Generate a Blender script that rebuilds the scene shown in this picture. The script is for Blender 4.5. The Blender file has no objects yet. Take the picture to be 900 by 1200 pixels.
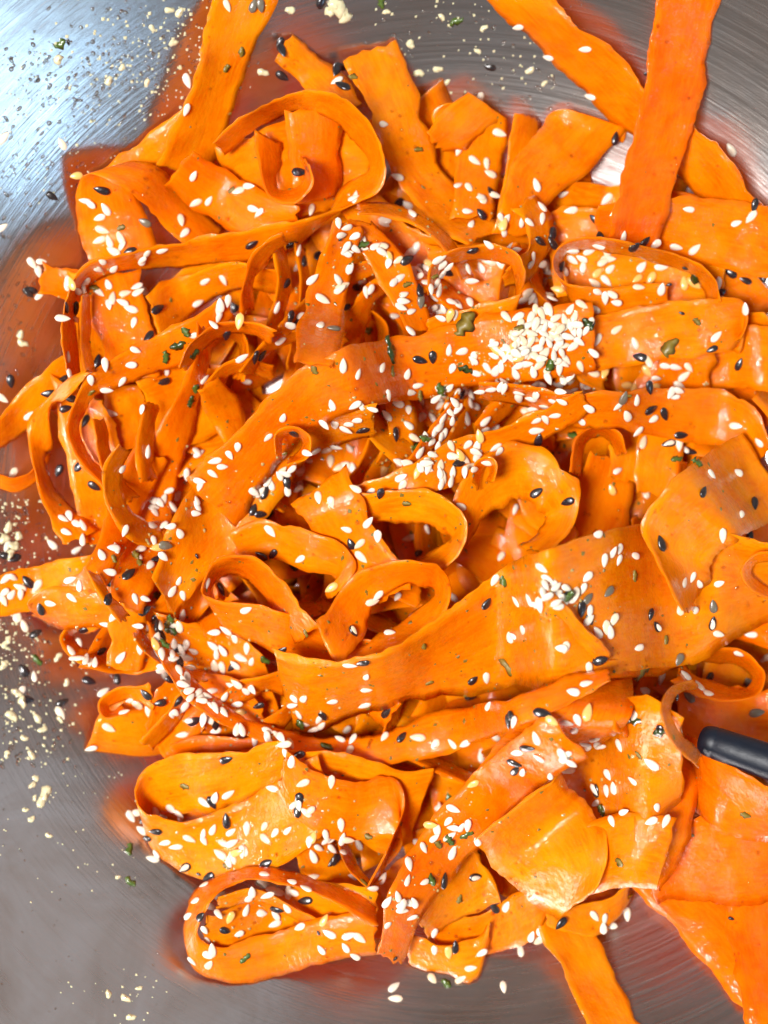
import bpy, math, random
import numpy as np
from mathutils import Vector, Matrix

random.seed(11)
rng = np.random.default_rng(11)
S = 1.0 / 6000.0            # one unit of the tracing grid is 1/6 mm; the bowl is about 32 cm across
ZC = 2150.0                 # camera height above the bowl floor, in grid units
scn = bpy.context.scene
COL = scn.collection

# ------------------------------------------------------------------ camera
cam_d = bpy.data.cameras.new('camera')
cam = bpy.data.objects.new('camera', cam_d)
COL.objects.link(cam)
cam.location = (0, 0, ZC * S)
cam_d.sensor_fit = 'VERTICAL'
cam_d.sensor_height = 36.0
cam_d.sensor_width = 36.0
cam_d.lens = 60.0
cam_d.clip_start = 0.01
cam_d.clip_end = 20.0
cam_d.dof.use_dof = True
cam_d.dof.focus_distance = (ZC - 230) * S
cam_d.dof.aperture_fstop = 12.0
scn.camera = cam

# ------------------------------------------------------------------ world and lamps (indoors, window light)
world = bpy.data.worlds.new('World')
scn.world = world
world.use_nodes = True
bg = world.node_tree.nodes['Background']
bg.inputs['Color'].default_value = (1.0, 0.88, 0.80, 1)
bg.inputs['Strength'].default_value = 0.165


def area(name, loc, target, sx, sy, power, color):
    d = bpy.data.lights.new(name, 'AREA')
    d.shape = 'RECTANGLE'
    d.size, d.size_y = sx, sy
    d.energy = power
    d.color = color
    o = bpy.data.objects.new(name, d)
    COL.objects.link(o)
    o.location = loc
    o.rotation_euler = (Vector(target) - Vector(loc)).to_track_quat('-Z', 'Y').to_euler()
    return o


area('window_light', (-0.24, -0.08, 0.76), (-0.01, 0.0, 0), 0.17, 0.20, 12.6, (1.0, 0.98, 0.96))
area('side_window_light', (1.10, -0.95, 0.80), (-0.05, 0.05, 0.02), 0.36, 0.34, 2.7, (0.44, 0.72, 1.0))
area('steel_fill_light', (1.0, 0.95, 0.95), (0, 0, 0), 1.1, 0.9, 1.2, (0.95, 0.95, 1.0))  # added soft fill, brightens the reflections in the steel

scn.view_settings.view_transform = 'Standard'
scn.view_settings.look = 'None'
scn.view_settings.exposure = 0.0
scn.view_settings.gamma = 1.0
scn.view_settings.use_curve_mapping = False
scn.render.engine = 'CYCLES'
scn.cycles.use_denoising = True
scn.cycles.max_bounces = 7
scn.cycles.diffuse_bounces = 4
scn.cycles.glossy_bounces = 3
scn.cycles.transmission_bounces = 5
scn.cycles.sample_clamp_indirect = 6.0


# ------------------------------------------------------------------ small helpers
def at(x, y, z):
    """grid point seen at picture position x, y when it stands z above the bowl floor"""
    f = (ZC - z) / 2000.0
    return 450 + (x - 450) * f, 600 + (y - 600) * f, z


def to_world(p):
    p = np.asarray(p, float)
    out = np.empty_like(p)
    out[..., 0] = (p[..., 0] - 450) * S
    out[..., 1] = (600 - p[..., 1]) * S
    out[..., 2] = p[..., 2] * S
    return out


def mesh_np(name, verts, quads, mats, smooth=True, uv=None):
    me = bpy.data.meshes.new(name)
    n, q = len(verts), len(quads)
    me.vertices.add(n)
    me.vertices.foreach_set('co', np.asarray(verts, np.float32).ravel())
    me.loops.add(q * 4)
    me.loops.foreach_set('vertex_index', np.asarray(quads, np.int32).ravel())
    me.polygons.add(q)
    me.polygons.foreach_set('loop_start', np.arange(0, q * 4, 4, dtype=np.int32))
    if uv is not None:
        l = me.uv_layers.new(name='UVMap')
        l.data.foreach_set('uv', np.asarray(uv, np.float32)[np.asarray(quads).ravel()].ravel())
    me.polygons.foreach_set('use_smooth', np.full(q, smooth))
    for m in mats:
        me.materials.append(m)
    me.update(calc_edges=True)
    me.validate()
    return me


def link(name, me, label=None, cat=None, group=None, kind=None, parent=None):
    o = bpy.data.objects.new(name, me)
    COL.objects.link(o)
    tag(o, label, cat, group, kind)
    if parent:
        o.parent = parent
    return o


def tag(o, label=None, cat=None, group=None, kind=None):
    if label:
        o['label'] = label
    if cat:
        o['category'] = cat
    if group:
        o['group'] = group
    if kind:
        o['kind'] = kind


# ------------------------------------------------------------------ materials
class NT:
    def __init__(self, name):
        self.m = bpy.data.materials.new(name)
        self.m.use_nodes = True
        self.t = self.m.node_tree
        self.b = self.t.nodes['Principled BSDF']

    def n(self, kind, **kw):
        x = self.t.nodes.new(kind)
        for k, v in kw.items():
            setattr(x, k, v)
        return x

    def l(self, a, b):
        self.t.links.new(a, b)

    def math(self, op, a, b=None, c=None):
        x = self.n('ShaderNodeMath', operation=op)
        for i, v in enumerate((a, b, c)):
            if v is None:
                continue
            if isinstance(v, (int, float)):
                x.inputs[i].default_value = v
            else:
                self.l(v, x.inputs[i])
        return x.outputs[0]

    def ramp(self, fac, stops):
        x = self.n('ShaderNodeValToRGB')
        e = x.color_ramp.elements
        while len(e) < len(stops):
            e.new(0.5)
        for s, (p, c) in zip(e, stops):
            s.position = p
            s.color = (*c, 1) if len(c) == 3 else c
        self.l(fac, x.inputs[0])
        return x.outputs[0]

    def noise(self, vec, scale, detail=3, rough=0.55, dist=0.0):
        x = self.n('ShaderNodeTexNoise')
        x.inputs['Scale'].default_value = scale
        x.inputs['Detail'].default_value = detail
        x.inputs['Roughness'].default_value = rough
        x.inputs['Distortion'].default_value = dist
        if vec is not None:
            self.l(vec, x.inputs['Vector'])
        return x.outputs[0]

    def mix(self, fac, a, b, blend='MIX'):
        x = self.n('ShaderNodeMix', data_type='RGBA', blend_type=blend)
        for i, v in ((0, fac), (6, a), (7, b)):
            if isinstance(v, (int, float)):
                x.inputs[i].default_value = v
            elif isinstance(v, tuple):
                x.inputs[i].default_value = (*v, 1)
            else:
                self.l(v, x.inputs[i])
        return x.outputs[2]

    def set(self, **kw):
        for k, v in kw.items():
            s = self.b.inputs[k.replace('_', ' ')]
            if hasattr(v, 'is_linked') or hasattr(v, 'links'):
                self.l(v, s)
            else:
                s.default_value = v
        return self.m


def carrot_material():
    k = NT('carrot_flesh')
    uv = k.n('ShaderNodeUVMap')
    obj = k.n('ShaderNodeTexCoord').outputs['Object']
    info = k.n('ShaderNodeObjectInfo')
    rnd = info.outputs['Random']
    off = k.n('ShaderNodeVectorMath', operation='ADD')
    k.l(uv.outputs[0], off.inputs[0])
    cmb = k.n('ShaderNodeCombineXYZ')
    k.l(k.math('MULTIPLY', rnd, 37.0), cmb.inputs[0])
    k.l(k.math('MULTIPLY', rnd, 91.0), cmb.inputs[1])
    k.l(cmb.outputs[0], off.inputs[1])
    st = k.n('ShaderNodeVectorMath', operation='MULTIPLY')
    k.l(off.outputs[0], st.inputs[0])
    st.inputs[1].default_value = (1.0, 0.16, 1.0)
    fib = k.noise(st.outputs[0], 1.6, 4, 0.6)            # fibres along the ribbon (uv in mm)
    blot = k.noise(off.outputs[0], 0.16, 3, 0.55, 0.4)   # large soft tone changes
    col = k.ramp(blot, [(0.30, (0.75, 0.128, 0.0003)), (0.52, (0.81, 0.175, 0.0004)), (0.72, (0.86, 0.228, 0.0008))])
    col = k.mix(k.math('MULTIPLY', k.math('SUBTRACT', fib, 0.42), 2.3), col, (0.86, 0.245, 0.002))
    # a paler core runs down the middle of some ribbons
    su = k.n('ShaderNodeSeparateXYZ')
    k.l(uv.outputs[0], su.inputs[0])
    cu = k.math('ADD', k.math('ABSOLUTE', k.math('SUBTRACT', k.math('MODULO', su.outputs[0], 50.0), 6.5)), k.math('MULTIPLY', k.math('SUBTRACT', blot, 0.5), 7.0))
    core = k.math('MULTIPLY', k.ramp(cu, [(0.0, (1, 1, 1)), (1.0, (0, 0, 0))]), k.math('GREATER_THAN', k.math('FRACT', k.math('MULTIPLY', rnd, 7.3)), 0.45))
    col = k.mix(k.math('MULTIPLY', core, 0.4), col, (0.87, 0.255, 0.002))
    # some ribbons redder, some paler
    tint = k.ramp(rnd, [(0.0, (1.0, 0.84, 0.8)), (0.5, (1.0, 1.0, 1.0)), (1.0, (1.0, 1.16, 1.5))])
    col = k.mix(1.0, col, tint, 'MULTIPLY')
    oc = k.n('ShaderNodeObjectInfo').outputs['Color']  # per-ribbon multiplier, carries the painted shade tone
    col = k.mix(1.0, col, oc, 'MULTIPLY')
    # pin pricks and dressing stains
    pr = k.noise(off.outputs[0], 0.75, 2, 0.5)
    prm = k.ramp(pr, [(0.72, (0, 0, 0)), (0.78, (1, 1, 1))])
    col = k.mix(k.math('MULTIPLY', prm, 0.55), col, (0.16, 0.085, 0.008))
    fine = k.noise(off.outputs[0], 1.3, 3, 0.65)
    wet = k.noise(off.outputs[0], 0.45, 2, 0.5)
    h = k.math('ADD', k.math('MULTIPLY', fib, 0.5), k.math('ADD', k.math('MULTIPLY', fine, 0.75), k.math('MULTIPLY', wet, 0.9)))
    bp = k.n('ShaderNodeBump')
    bp.inputs['Strength'].default_value = 0.8
    bp.inputs['Distance'].default_value = 0.00013
    k.l(h, bp.inputs['Height'])
    rough = k.ramp(wet, [(0.35, (0.14,) * 3), (0.65, (0.34,) * 3)])
    film = k.ramp(k.noise(off.outputs[0], 0.22, 3, 0.6), [(0.42, (0.05,) * 3), (0.58, (1.0,) * 3)])
    k.set(Base_Color=col, Roughness=rough, Normal=bp.outputs[0], IOR=1.42, Specular_IOR_Level=0.1, Subsurface_Weight=0.22,
          Subsurface_Scale=0.0016, Coat_Weight=film, Coat_Roughness=0.045)
    k.b.inputs['Subsurface Radius'].default_value = (1.0, 0.30, 0.05)
    bead = k.noise(off.outputs[0], 1.1, 2, 0.55)
    bp2 = k.n('ShaderNodeBump')
    bp2.inputs['Strength'].default_value = 1.0
    bp2.inputs["Distance"].default_value = 0.00034
    k.l(k.math('ADD', bead, k.math('MULTIPLY', wet, 0.8)), bp2.inputs['Height'])
    k.l(bp2.outputs[0], k.b.inputs['Coat Normal'])
    tr = k.n('ShaderNodeBsdfTranslucent')
    k.l(col, tr.inputs['Color'])
    mx = k.n('ShaderNodeMixShader')
    mx.inputs[0].default_value = 0.12
    k.l(k.b.outputs[0], mx.inputs[1])
    k.l(tr.outputs[0], mx.inputs[2])
    k.l(mx.outputs[0], k.t.nodes['Material Output'].inputs['Surface'])
    return k.m


def steel_material():
    k = NT('brushed_steel')
    obj = k.n('ShaderNodeTexCoord').outputs['Object']
    sep = k.n('ShaderNodeSeparateXYZ')
    k.l(obj, sep.inputs[0])
    x, y, z = sep.outputs
    r = k.math('SQRT', k.math('ADD', k.math('MULTIPLY', x, x), k.math('MULTIPLY', y, y)))
    a = k.math('ARCTAN2', y, x)
    c = k.n('ShaderNodeCombineXYZ')
    k.l(k.math('MULTIPLY', r, 1700.0), c.inputs[0])
    k.l(k.math('MULTIPLY', a, 3.2), c.inputs[1])
    k.l(k.math('MULTIPLY', z, 900.0), c.inputs[2])
    brush = k.noise(c.outputs[0], 1.0, 4, 0.65)
    c2 = k.n('ShaderNodeCombineXYZ')
    k.l(k.math('MULTIPLY', r, 330.0), c2.inputs[0])
    k.l(k.math('MULTIPLY', a, 9.0), c2.inputs[1])
    scr = k.noise(c2.outputs[0], 1.0, 3, 0.7)
    smear = k.noise(obj, 38.0, 4, 0.6, 0.8)
    film = k.ramp(smear, [(0.36, (0.66, 0.64, 0.64)), (0.56, (0.57, 0.52, 0.49)), (0.75, (0.46, 0.40, 0.36))])
    rough = k.math('ADD', k.math('MULTIPLY', brush, 0.16), k.math('ADD', 0.09, k.math('MULTIPLY', smear, 0.14)))
    bp = k.n('ShaderNodeBump')
    bp.inputs['Strength'].default_value = 0.3
    bp.inputs['Distance'].default_value = 0.00014
    k.l(k.math('ADD', brush, k.math('MULTIPLY', scr, 0.8)), bp.inputs['Height'])
    tg = k.n('ShaderNodeTangent', direction_type='RADIAL', axis='Z')
    k.set(Base_Color=film, Metallic=1.0, Roughness=rough, Normal=bp.outputs[0], Anisotropic=0.4)
    k.l(tg.outputs[0], k.b.inputs['Tangent'])
    return k.m


def seed_material(name, c0, c1, rough, bump, sss=0.0, coat=0.0):
    k = NT(name)
    obj = k.n('ShaderNodeTexCoord').outputs['Object']
    rnd = k.n('ShaderNodeObjectInfo').outputs['Random']
    nz = k.noise(obj, 900.0, 2, 0.5)
    col = k.mix(rnd, c0, c1)
    col = k.mix(k.math('MULTIPLY', nz, 0.35), col, tuple(v * 0.72 for v in c1))
    bp = k.n('ShaderNodeBump')
    bp.inputs['Strength'].default_value = bump
    bp.inputs['Distance'].default_value = 0.0002
    k.l(k.noise(obj, 1600.0, 2, 0.5), bp.inputs['Height'])
    k.set(Base_Color=col, Roughness=rough, Normal=bp.outputs[0], Coat_Weight=coat, Coat_Roughness=0.1)
    if sss:
        k.set(Subsurface_Weight=sss, Subsurface_Scale=0.0007)
        k.b.inputs['Subsurface Radius'].default_value = (1.0, 0.75, 0.5)
    return k.m


def plain(name, color, rough=0.4, **kw):
    k = NT(name)
    obj = k.n('ShaderNodeTexCoord').outputs['Object']
    nz = k.noise(obj, 700.0, 3, 0.6)
    col = k.mix(k.math('MULTIPLY', nz, 0.8), color, tuple(v * 0.45 for v in color))
    bp = k.n('ShaderNodeBump')
    bp.inputs['Strength'].default_value = 0.4
    bp.inputs['Distance'].default_value = 0.0002
    k.l(nz, bp.inputs['Height'])
    return k.set(Base_Color=col, Roughness=rough, Normal=bp.outputs[0], **kw)


M_CARROT = carrot_material()
M_STEEL = steel_material()
M_WHITE = seed_material('hulled_sesame', (0.78, 0.73, 0.62), (0.72, 0.56, 0.36), 0.30, 0.3, 0.25, 0.3)
M_TAN = seed_material('oil_soaked_sesame', (0.80, 0.50, 0.16), (0.78, 0.42, 0.10), 0.25, 0.25, 0.3, 0.4)
M_BLACK = seed_material('black_sesame', (0.012, 0.010, 0.014), (0.022, 0.016, 0.014), 0.26, 0.5, 0.0, 0.5)
M_GREY = seed_material('grey_sesame', (0.10, 0.09, 0.07), (0.16, 0.13, 0.085), 0.3, 0.5, 0.0, 0.4)
M_HERB = plain('green_herb', (0.075, 0.13, 0.018), 0.3, Coat_Weight=0.4)
M_HERBD = plain('dark_herb', (0.030, 0.055, 0.010), 0.3, Coat_Weight=0.4)
M_HERBO = plain('olive_herb', (0.20, 0.14, 0.012), 0.45, Coat_Weight=0.1)
M_PASTE = plain('dressing_paste', (0.50, 0.36, 0.12), 0.25, Coat_Weight=0.6)
M_CRUMB = plain('dressing_crumb', (0.74, 0.68, 0.42), 0.35, Coat_Weight=0.5, Subsurface_Weight=0.2, Subsurface_Scale=0.001)
M_HANDLE = plain('dark_plastic', (0.006, 0.010, 0.020), 0.45, Specular_IOR_Level=0.3)
M_OIL = NT('clear_dressing').set(Base_Color=(1.0, 0.98, 0.90, 1), Roughness=0.04, Transmission_Weight=1.0, IOR=1.4)

# ------------------------------------------------------------------ the bowl
BX, BY, FLOOR_R, BK, RIM_R = 540.0, 620.0, 250.0, 0.0009, 950.0


def bowl_h(x, y):
    r = np.hypot(np.asarray(x, float) - BX, np.asarray(y, float) - BY)
    return BK * np.maximum(r - FLOOR_R, 0) ** 2


def build_bowl():
    prof = [(r, BK * max(r - FLOOR_R, 0) ** 2) for r in np.linspace(0, RIM_R, 64)]
    rz = prof[-1][1]
    prof += [(RIM_R + 14, rz + 5), (RIM_R + 26, rz + 2), (RIM_R + 28, rz - 8), (RIM_R + 20, rz - 12), (RIM_R + 6, rz - 10)]
    prof += [(r, BK * max(r - FLOOR_R, 0) ** 2 - 8) for r in np.linspace(RIM_R - 6, 0, 40)]
    n = 160
    ang = np.linspace(0, 2 * math.pi, n, endpoint=False)
    P = np.array(prof)
    v = np.stack([P[:, None, 0] * np.cos(ang), P[:, None, 0] * np.sin(ang), np.repeat(P[:, 1:2], n, 1)], -1) * S
    m = len(P)
    i, j = np.meshgrid(np.arange(m - 1), np.arange(n), indexing='ij')
    j2 = (j + 1) % n
    q = np.stack([i * n + j, i * n + j2, (i + 1) * n + j2, (i + 1) * n + j], -1).reshape(-1, 4)
    me = mesh_np('mixing_bowl', v.reshape(-1, 3), q, [M_STEEL])
    o = link('mixing_bowl', me, 'brushed stainless steel mixing bowl holding the carrot ribbon salad', 'mixing bowl')
    o.location = ((BX - 450) * S, (600 - BY) * S, 0)
    return o


build_bowl()

# ------------------------------------------------------------------ ribbons: traced edge pairs, dropped onto what lies below
GX0, GY0, GS = -350.0, -350.0, 4.0
GN = 440
gx, gy = np.meshgrid(GX0 + np.arange(GN) * GS, GY0 + np.arange(GN) * GS, indexing='ij')
HEIGHT = bowl_h(gx, gy)


def h_at(x, y):
    i = np.clip(((x - GX0) / GS).round().astype(int), 0, GN - 1)
    j = np.clip(((y - GY0) / GS).round().astype(int), 0, GN - 1)
    return HEIGHT[i, j]


def splat(x, y, z):
    i = np.clip(((x - GX0) / GS).round().astype(int), 1, GN - 2).ravel()
    j = np.clip(((y - GY0) / GS).round().astype(int), 1, GN - 2).ravel()
    z = z.ravel()
    for di in (-1, 0, 1):
        for dj in (-1, 0, 1):
            np.maximum.at(HEIGHT, (i + di, j + dj), z)


def catmull(P, step):
    P = np.asarray(P, float)
    if len(P) == 2:
        P = np.array([P[0], 0.5 * (P[0] + P[1]), P[1]])
    P2 = np.vstack([2 * P[0] - P[1], P, 2 * P[-1] - P[-2]])
    out = []
    for k in range(1, len(P2) - 2):
        p0, p1, p2, p3 = P2[k - 1], P2[k], P2[k + 1], P2[k + 2]
        d = max(np.hypot(*(p2[:2] - p1[:2])), np.hypot(*(p2[2:4] - p1[2:4])))
        n = max(3, int(d / step))
        t = (np.arange(n) / n)[:, None]
        out.append(0.5 * (2 * p1 + (p2 - p0) * t + (2 * p0 - 5 * p1 + 4 * p2 - p3) * t * t + (3 * p1 - p0 - 3 * p2 + p3) * t ** 3))
    out.append(P[-1:])
    return np.vstack(out)


def gauss(a, s):
    n = int(3 * s) + 1
    k = np.exp(-0.5 * (np.arange(-n, n + 1) / s) ** 2)
    k /= k.sum()
    return np.convolve(np.pad(a, n, mode='edge'), k, mode='valid')


def maxf(a, n):
    p = np.pad(a, n, mode='edge')
    return np.max([p[i:i + len(a)] for i in range(2 * n + 1)], axis=0)


def wobble(n, scale, amp):
    k = max(4, int(n / scale) + 3)
    c = rng.normal(size=k)
    return np.interp(np.linspace(0, k - 1, n), np.arange(k), c) * amp


RIBBONS = {}
STEP = 3.0


def ribbon(short, label, st, W=None, tilt=1.0, group=None, thick=2.5, z=None, cup=None, cap=None, floor=0, hue=1.0, step=STEP, cols=9):
    """st: edge pairs (ax, ay, bx, by[, lift]); a is the edge that stands higher where the ribbon tips up"""
    st = np.array([(*s, 0.0) if len(s) == 4 else s for s in st], float)
    D = catmull(st, step)
    A, B, lift = D[:, 0:2], D[:, 2:4], D[:, 4]
    n = len(D)
    wid = np.hypot(*(A - B).T)
    Wm = W or wid.max()
    hz = 0.5 * np.sqrt(np.maximum(Wm ** 2 - wid ** 2, 0)) * tilt
    hz = gauss(hz, 5)
    u = np.linspace(0, 1, 7)[None, :]
    ix = A[:, 0:1] * (1 - u) + B[:, 0:1] * u
    iy = A[:, 1:2] * (1 - u) + B[:, 1:2] * u
    off = hz[:, None] * (1 - 2 * u)
    zc = np.full(n, 60.0)
    for _ in range(4):
        X, Y, _z = at(ix, iy, zc[:, None] + off)
        if z is None:
            req = (h_at(X, Y) + 5.0 - off).max(1)
            cxy = np.hypot(X[:, 3] - 470, Y[:, 3] - 620)
            req = np.maximum(req, floor * (1 - (cxy / 440) ** 2) + hz * 0.6)
            if cap is not None:
                req = np.minimum(req, cap)
            zc = gauss(maxf(req, 3), 7)
        else:
            zc = np.maximum(bowl_h(X, Y).max(1) + 6 + hz, z)
            zc = gauss(zc, 4)
    zc = zc + lift
    zc = np.maximum(zc, (bowl_h(X, Y) + 4 - off).max(1))
    # final sheet
    u = np.linspace(0, 1, cols)
    fray_a = wobble(n, 2.6, 0.75) + wobble(n, 9, 2.3)
    fray_b = wobble(n, 2.6, 0.75) + wobble(n, 9, 2.3)
    dirn = (B - A) / np.maximum(wid, 1e-6)[:, None]
    fray_a = (fray_a * np.minimum(1, wid / 25))[:, None]
    fray_b = (fray_b * np.minimum(1, wid / 25))[:, None]
    # ragged cut ends
    tang = np.gradient(0.5 * (A + B), axis=0)
    tl = np.maximum(np.hypot(*tang.T), 1e-6)
    tang = tang / tl[:, None]
    cupa = (rng.choice((-1, 1)) * rng.uniform(0.02, 0.12) if cup is None else cup) * Wm
    wav = wobble(n, 22, 0.5)
    UU = u[None, :]
    push = fray_a * np.clip(1 - UU * 6, 0, 1) - fray_b * np.clip(UU * 6 - 5, 0, 1)
    ix = A[:, 0:1] * (1 - UU) + B[:, 0:1] * UU + push * dirn[:, 0:1]
    iy = A[:, 1:2] * (1 - UU) + B[:, 1:2] * UU + push * dirn[:, 1:2]
    endj = rng.normal(0, 2.0, (2, cols))
    ix[0] += endj[0] * tang[0, 0]; iy[0] += endj[0] * tang[0, 1]
    ix[-1] += endj[1] * tang[-1, 0]; iy[-1] += endj[1] * tang[-1, 1]
    flat = np.clip(wid / Wm, 0, 1)[:, None]
    zz = zc[:, None] + hz[:, None] * (1 - 2 * UU) + flat * cupa * (4 * (UU - 0.5) ** 2 - 0.5) + wav[:, None]
    zz = zz + flat * np.stack([wobble(n, 18, 0.6) for _ in range(cols)], 1)
    zz = zz + flat * (wobble(n, 26, 3.0)[:, None] * (UU - 0.5) * 2 + wobble(n, 30, 1.5)[:, None])
    X, Y, Z = at(ix, iy, zz)
    zz = np.maximum(zz, bowl_h(X, Y) + 3.5)
    P = np.stack(at(ix, iy, zz), -1)
    splat(P[..., 0], P[..., 1], P[..., 2] + thick * 0.5)
    # normals, thickness (thinner edges)
    du = np.gradient(P, axis=0)
    dv = np.gradient(P, axis=1)
    N = np.cross(du, dv)
    N /= np.maximum(np.linalg.norm(N, axis=-1, keepdims=True), 1e-9)
    th = thick * 0.5 * (0.45 + 0.55 * np.clip(np.minimum(u, 1 - u) * 6, 0, 1))[None, :, None]
    top, bot = P + N * th, P - N * th
    V = to_world(np.concatenate([top.reshape(-1, 3), bot.reshape(-1, 3)]))
    i, j = np.meshgrid(np.arange(n - 1), np.arange(cols - 1), indexing='ij')
    q = np.stack([i * cols + j, (i + 1) * cols + j, (i + 1) * cols + j + 1, i * cols + j + 1], -1).reshape(-1, 4)
    o_ = n * cols
    qb = q[:, ::-1] + o_
    r = np.arange(n - 1)
    sa = np.stack([r * cols, r * cols + o_, (r + 1) * cols + o_, (r + 1) * cols], -1)
    e = cols - 1
    sb = np.stack([r * cols + e, (r + 1) * cols + e, (r + 1) * cols + e + o_, r * cols + e + o_], -1)
    c = np.arange(cols - 1)
    ea = np.stack([c, c + 1, c + 1 + o_, c + o_], -1)
    L = (n - 1) * cols
    eb = np.stack([L + c, L + c + o_, L + c + 1 + o_, L + c + 1], -1)
    Q = np.concatenate([q, qb, sa, sb, ea, eb])
    arc = np.concatenate([[0], np.cumsum(np.linalg.norm(np.diff(P[:, cols // 2], axis=0), axis=1))]) / 6.0
    uvu = np.repeat((u * Wm / 6.0)[None, :], n, 0)
    uvv = np.repeat(arc[:, None], cols, 1)
    uv = np.stack([uvu, uvv], -1).reshape(-1, 2)
    uv = np.concatenate([uv, uv + 50.0])
    me = mesh_np('carrot_ribbon', V, Q, [M_CARROT], uv=uv)
    o = link('carrot_ribbon', me, label, 'carrot ribbon', group)
    o.color = (1.0, hue, 1.0, 1.0)  # less green on chosen ribbons: the redder tone of shade put into their colour
    RIBBONS[o.name] = short
    return o


ZONE = [(170, 190, 'the folded ribbon at the left shoulder'), (340, 190, 'the big upper left ring'), (540, 200, 'the upper middle curl'), (720, 220, 'the tall upright strip'),
        (140, 390, 'the left seeded band'), (270, 420, 'the left dark ring'), (420, 330, 'the upright central strip'), (560, 340, 'the loop above the seed pile'),
        (740, 320, 'the oval loop at right'), (110, 570, 'the outer left ribbon'), (330, 560, 'the left long slope'), (500, 500, 'the herbed fibre strip'),
        (620, 580, 'the right round curl'), (760, 530, 'the right upright stub'), (160, 720, 'the left upright stub'), (320, 690, 'the open middle ring'),
        (470, 650, 'the open centre curl'), (660, 720, 'the big glossy ribbon'), (860, 660, 'the right folded ribbon'), (240, 830, 'the thin herbed band'),
        (420, 900, 'the lower middle fold'), (620, 850, 'the lower curved ribbon'), (800, 850, 'the dark utensil handle'), (250, 960, 'the lower left ring'),
        (300, 1080, 'the lowest left ring'), (490, 1050, 'the lower seeded strip'), (650, 1000, 'the glossy blunt piece'), (820, 1020, 'the lower right slabs')]


def zone(x, y):
    return min(ZONE, key=lambda w: (w[0] - x) ** 2 + (w[1] - y) ** 2)[2]


# buried ribbons that fill the heart of the heap
def bury():
    k = 0
    for layer, (count, rx, ry, zz) in enumerate(((80, 410, 400, 5), (34, 390, 380, 12), (16, 330, 320, 20))):
        for i in range(count):
            a = 2 * math.pi * (i * 0.618 + layer * 0.3)
            rr = math.sqrt((i + 0.6) / count)
            cx, cy = BX + rx * rr * math.cos(a), BY + ry * rr * math.sin(a)
            d = random.uniform(0, math.pi)
            L = random.uniform(150, 250)
            w = random.uniform(34, 48)
            bend = random.uniform(-1.3, 1.3)
            st = []
            for t in np.linspace(-1, 1, 5):
                th = d + bend * t * 0.5
                x = cx + math.cos(th) * L * 0.5 * t
                y = cy + math.sin(th) * L * 0.5 * t
                nx, ny = -math.sin(d + bend * t), math.cos(d + bend * t)
                f = random.choice((1.0, 0.9, 0.45))
                st.append((x + nx * w * f, y + ny * w * f, x - nx * w * f, y - ny * w * f))
            ribbon('buried ribbon', 'carrot ribbon buried in the heap beneath ' + zone(cx, cy), st, W=2 * w,
                   group='carrot ribbons buried beneath ' + zone(cx, cy), z=zz + 8 * (1 - rr), step=8, cols=5)


bury()
#RIBBONS_BEGIN
FLOOR = 0


def R(*a, **k):
    k.setdefault('floor', FLOOR)
    return ribbon(*a, **k)


# --- strips lying on the bare steel round the rim of the heap
R('upper diagonal strip', 'long carrot strip slanting down the steel wall behind the tall upright strip',
  [(640, -15, 560, -10), (668, 22, 618, 44), (715, 58, 665, 88), (765, 108, 712, 136), (825, 156, 782, 194), (868, 205, 832, 252), (905, 262, 868, 305)])
R('thin sliver', 'thin carrot sliver half hidden behind the wide upper left strip',
  [(232, 112, 236, 138), (190, 145, 212, 168), (140, 180, 168, 208), (108, 205, 132, 238)], W=40)
R('upper left strip', 'wide smooth carrot strip climbing the steel wall at upper left',
  [(252, -18, 332, -18), (238, 45, 306, 40), (226, 98, 280, 104), (205, 150, 264, 155), (182, 196, 250, 200, -10)])
R('bottom strip', 'plain carrot strip running off the lower edge of the picture',
  [(622, 1040, 682, 1055, -6), (632, 1088, 692, 1085), (656, 1135, 716, 1130), (690, 1205, 752, 1200), (715, 1260, 780, 1250)])
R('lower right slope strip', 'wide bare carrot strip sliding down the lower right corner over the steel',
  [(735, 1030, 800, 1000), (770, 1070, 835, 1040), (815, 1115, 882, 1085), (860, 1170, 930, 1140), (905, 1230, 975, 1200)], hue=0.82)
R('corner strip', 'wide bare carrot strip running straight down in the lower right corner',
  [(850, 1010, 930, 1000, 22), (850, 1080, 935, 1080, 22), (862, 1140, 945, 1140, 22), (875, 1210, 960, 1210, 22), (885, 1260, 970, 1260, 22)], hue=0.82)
R('left outlying strip', 'carrot strip lying flat on the steel at the far left edge',
  [(92, 398, 95, 455), (40, 445, 55, 487), (0, 488, 10, 520), (-25, 510, -20, 537)])
R('left hook', 'small hooked end of carrot ribbon on the steel at the far left',
  [(-15, 550, -12, 568), (12, 560, 14, 577), (36, 550, 42, 565), (48, 525, 60, 535)], W=26)
R('left stub', 'short square cut carrot stub poking out of the upper left side',
  [(50, 306, 47, 345), (75, 313, 75, 352), (108, 325, 102, 362)])
R('left lower strip', 'carrot strip with a row of white seeds reaching the left edge',
  [(-20, 680, -15, 724), (20, 668, 25, 714), (65, 657, 75, 700), (110, 650, 122, 684), (150, 645, 152, 676)])
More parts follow.
